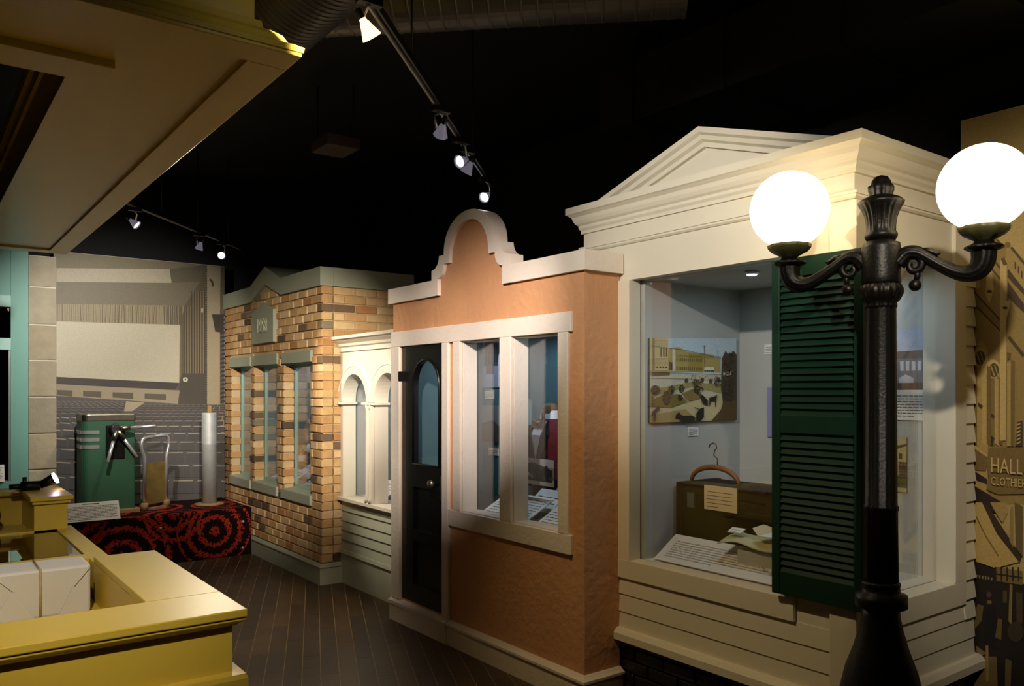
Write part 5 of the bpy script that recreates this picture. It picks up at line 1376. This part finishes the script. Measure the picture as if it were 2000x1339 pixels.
# ================================================================== CEILING: DUCTS, TRACKS, LAMPS
def spiral(name, label, a, b, r, pitch=.085, mat=None):
    a, b = Vector(a), Vector(b); L = (b-a).length; n = int(L/pitch); pts, rr = [], []
    for i in range(n+1):
        for f, k in ((0, 1.0), (.80, 1.0), (.86, 1.015), (.94, 1.015)):
            s = min((i+f)/(n+1), 1); pts.append(a+(b-a)*s); rr.append(r*k)
    o = MB().tube(pts, rr, 40, smooth=False).build(name, mat or DUCT); return tag(o, label, 'duct')
q0, q1 = FW*4.33+RT*(-1.08), FW*4.10+RT*(.88)
spiral('spiral_duct', 'round spiral steel duct crossing under the black ceiling', (q0.x, q0.y, 3.74), (q1.x, q1.y, 3.74), .20)
spiral('spiral_duct', 'round dark spiral duct running along above the yellow canopy', (-1.0, 1.41, 3.45), (-5.2, 1.41, 3.45), .22, .04, DUCTDARK)
m = MB(); m.box(-3.9, -.2, 3.62, 4.35, 3.32, 3.7)
o = m.build('square_duct', BLACKDUCT); tag(o, 'black painted square duct above the cream house', 'duct')
for x in (-3.6, -2.9, -2.2, -1.5, -.8): MB().box(x-.012, x+.012, 3.605, 4.365, 3.305, 3.715).build('flange', BLACKDUCT, o)
cb = at(655, 290, z=3.48); CBX, CBY = cb.x, cb.y
o = MB().box(CBX-.15, CBX+.15, CBY-.13, CBY+.13, 3.46, 3.54).build('ceiling_box', paint('brown junction box', (74, 58, 50), .6), None, .004)
tag(o, 'small brown junction box high up in the dark', 'box')
for q in ((CBX-.1, CBY-.1), (CBX+.1, CBY+.1)): MB().tube([(q[0], q[1], 3.54), (q[0], q[1], CEIL)], .006, 8).build('hanger_rod', DARKMETAL, o)

def track(label, a, b, z):
    d = (Vector(b)-Vector(a)).normalized(); n = Vector((-d.y, d.x))
    t = thing('lighting_track', label, 'track', ((a[0]+b[0])/2, (a[1]+b[1])/2, z))
    for s in (-1, 1):
        m = MB(); v = []
        for zz in (z, z+.03):
            for p in (a, b):
                for w in (.010, .018): v.append((p[0]+n.x*w*s, p[1]+n.y*w*s, zz))
        m.add(v, [(0,1,3,2),(4,6,7,5),(0,4,5,1),(2,3,7,6),(0,2,6,4),(1,5,7,3)]); m.build('rail', DARKMETAL if s < 0 else STEEL, t)
    m = MB(); v = []
    for zz in (z+.024, z+.034):
        for p in (a, b):
            for w in (-.018, .018): v.append((p[0]+n.x*w, p[1]+n.y*w, zz))
    m.add(v, [(0,1,3,2),(4,6,7,5),(0,4,5,1),(2,3,7,6),(0,2,6,4),(1,5,7,3)]); m.build('channel', IRON, t)
    for k in range(4):
        p = Vector(a)+(Vector(b)-Vector(a))*(k+.5)/4; MB().tube([(p.x, p.y, z+.03), (p.x, p.y, CEIL)], .005, 8).build('suspension_rod', IRON, t)
    return t
def track_lamp(label, p, aim, watts, deg, blend, colr, drop=.13, group=None, cool=False, z=TRACK_Z):
    head = Vector((p[0], p[1], z-drop)); d = (Vector(aim)-head).normalized()
    t = thing('track_spotlight', label, 'spotlight', (p[0], p[1], z), group=group)
    MB().box(p[0]-.018, p[0]+.018, p[1]-.05, p[1]+.05, z-.03, z).build('adapter', IRON, t, .003)
    side = Vector((-d.y, d.x, 0)).normalized()
    MB().tube([(p[0], p[1], z-.03), (p[0]+side.x*.035, p[1]+side.y*.035, z-.05), tuple(head+side*.030-d*.02)], .006, 8).build('stem', CHROME, t)
    rot = d.to_track_quat('-Z', 'Y').to_matrix().to_4x4(); M = Matrix.Translation(head) @ rot @ Matrix.Diagonal((.8, .8, .8, 1))
    sh = MB().lathe([(.014, .075), (.018, .05), (.022, .045), (.030, .02), (.040, -.005), (.046, -.022), (.048, -.024), (.046, -.026), (.036, -.006), (.022, .02)], (0, 0, 0), 28, caps=False)
    sh.v = [tuple(M @ Vector(v)) for v in sh.v]; sh.build('reflector', DICHRO if 'warm' in label else DICHRO2, t)
    bk = MB().lathe([(.012, .11), (.016, .105), (.016, .065), (.013, .06)], (0, 0, 0), 20); bk.v = [tuple(M @ Vector(v)) for v in bk.v]; bk.build('socket', IRON, t)
    bl = MB().lathe([(.036, -.010), (.033, -.016), (.020, -.019)], (0, 0, 0), 24); bl.v = [tuple(M @ Vector(v)) for v in bl.v]; bl.build('bulb_face', BULBCOOL if cool else BULB, t)
    l = bpy.data.lights.new('spot_beam', 'SPOT'); l.energy = watts; l.spot_size = math.radians(deg); l.spot_blend = blend; l.color = colr; l.shadow_soft_size = .03
    o = bpy.data.objects.new('spot_beam', l); col.objects.link(o); attach(o, t)
    o.matrix_basis = Matrix.Translation(head+d*.03) @ rot
    return t
track('twin-rail lighting track running from the round duct towards the salmon gable', (-.60, -.75), (-4.75, 3.37), TRACK_Z)
names = ['warm glowing track spotlight nearest the round duct', 'paired track spotlight in the middle of the near track', 'brilliant white track spotlight left of the small one on the near track',
         'small track spotlight just right of the brightest one', 'brilliant white track spotlight directly above the salmon gable',
         'track spotlight above the viewer aimed at the salmon front', 'track spotlight above the viewer aimed at the cream house', 'track spotlight above the viewer aimed at the yellow counter', 'track spotlight above the viewer aimed at the brick windows']
for nm, L in zip(names, LAMPS_ON_FACADE_TRACK):
    track_lamp(nm, L[0], L[1], L[2], L[3], L[4], L[5], cool=(L[5] is COOL))
track('far lighting track in the dark before the cinema mural', (-6.52, 1.09), (-8.4, 2.8), TRACK_Z)
track_lamp('unseen far track spotlight added to light the cinema mural', (-6.62, 1.18), (-9.1, 1.75, 1.9), 250, 70, .9, (1.0, .95, .86))  # added lamp, out of view behind the canopy, because the mural needs light
track_lamp('far track spotlight half hidden behind the canopy edge', (-6.95, 1.47), (-5.98, 3.03, 1.45), 230, 40, .8, SOFT)
track_lamp('small far track spotlight left of the bright one', (-7.72, 2.18), (-8.7, 1.75, .8), 60, 60, .8, SOFT)
track_lamp('bright far track spotlight facing the viewer above the brick coping', (-8.05, 2.48), (-2.2, .9, 1.0), 120, 44, .6, SOFT)
track('unseen lighting track added over the street lamp end of the hall', (.2, .9), (-1.3, 2.1), TRACK_Z)  # added track out of view, only carries the extra lamp below
track_lamp('unseen track spotlight added to brighten the street mural and house side', (-.35, 1.34), (-1.75, 4.1, 1.6), 170, 50, .9, SOFT)  # added lamp out of view, lifts the dim right side and mural
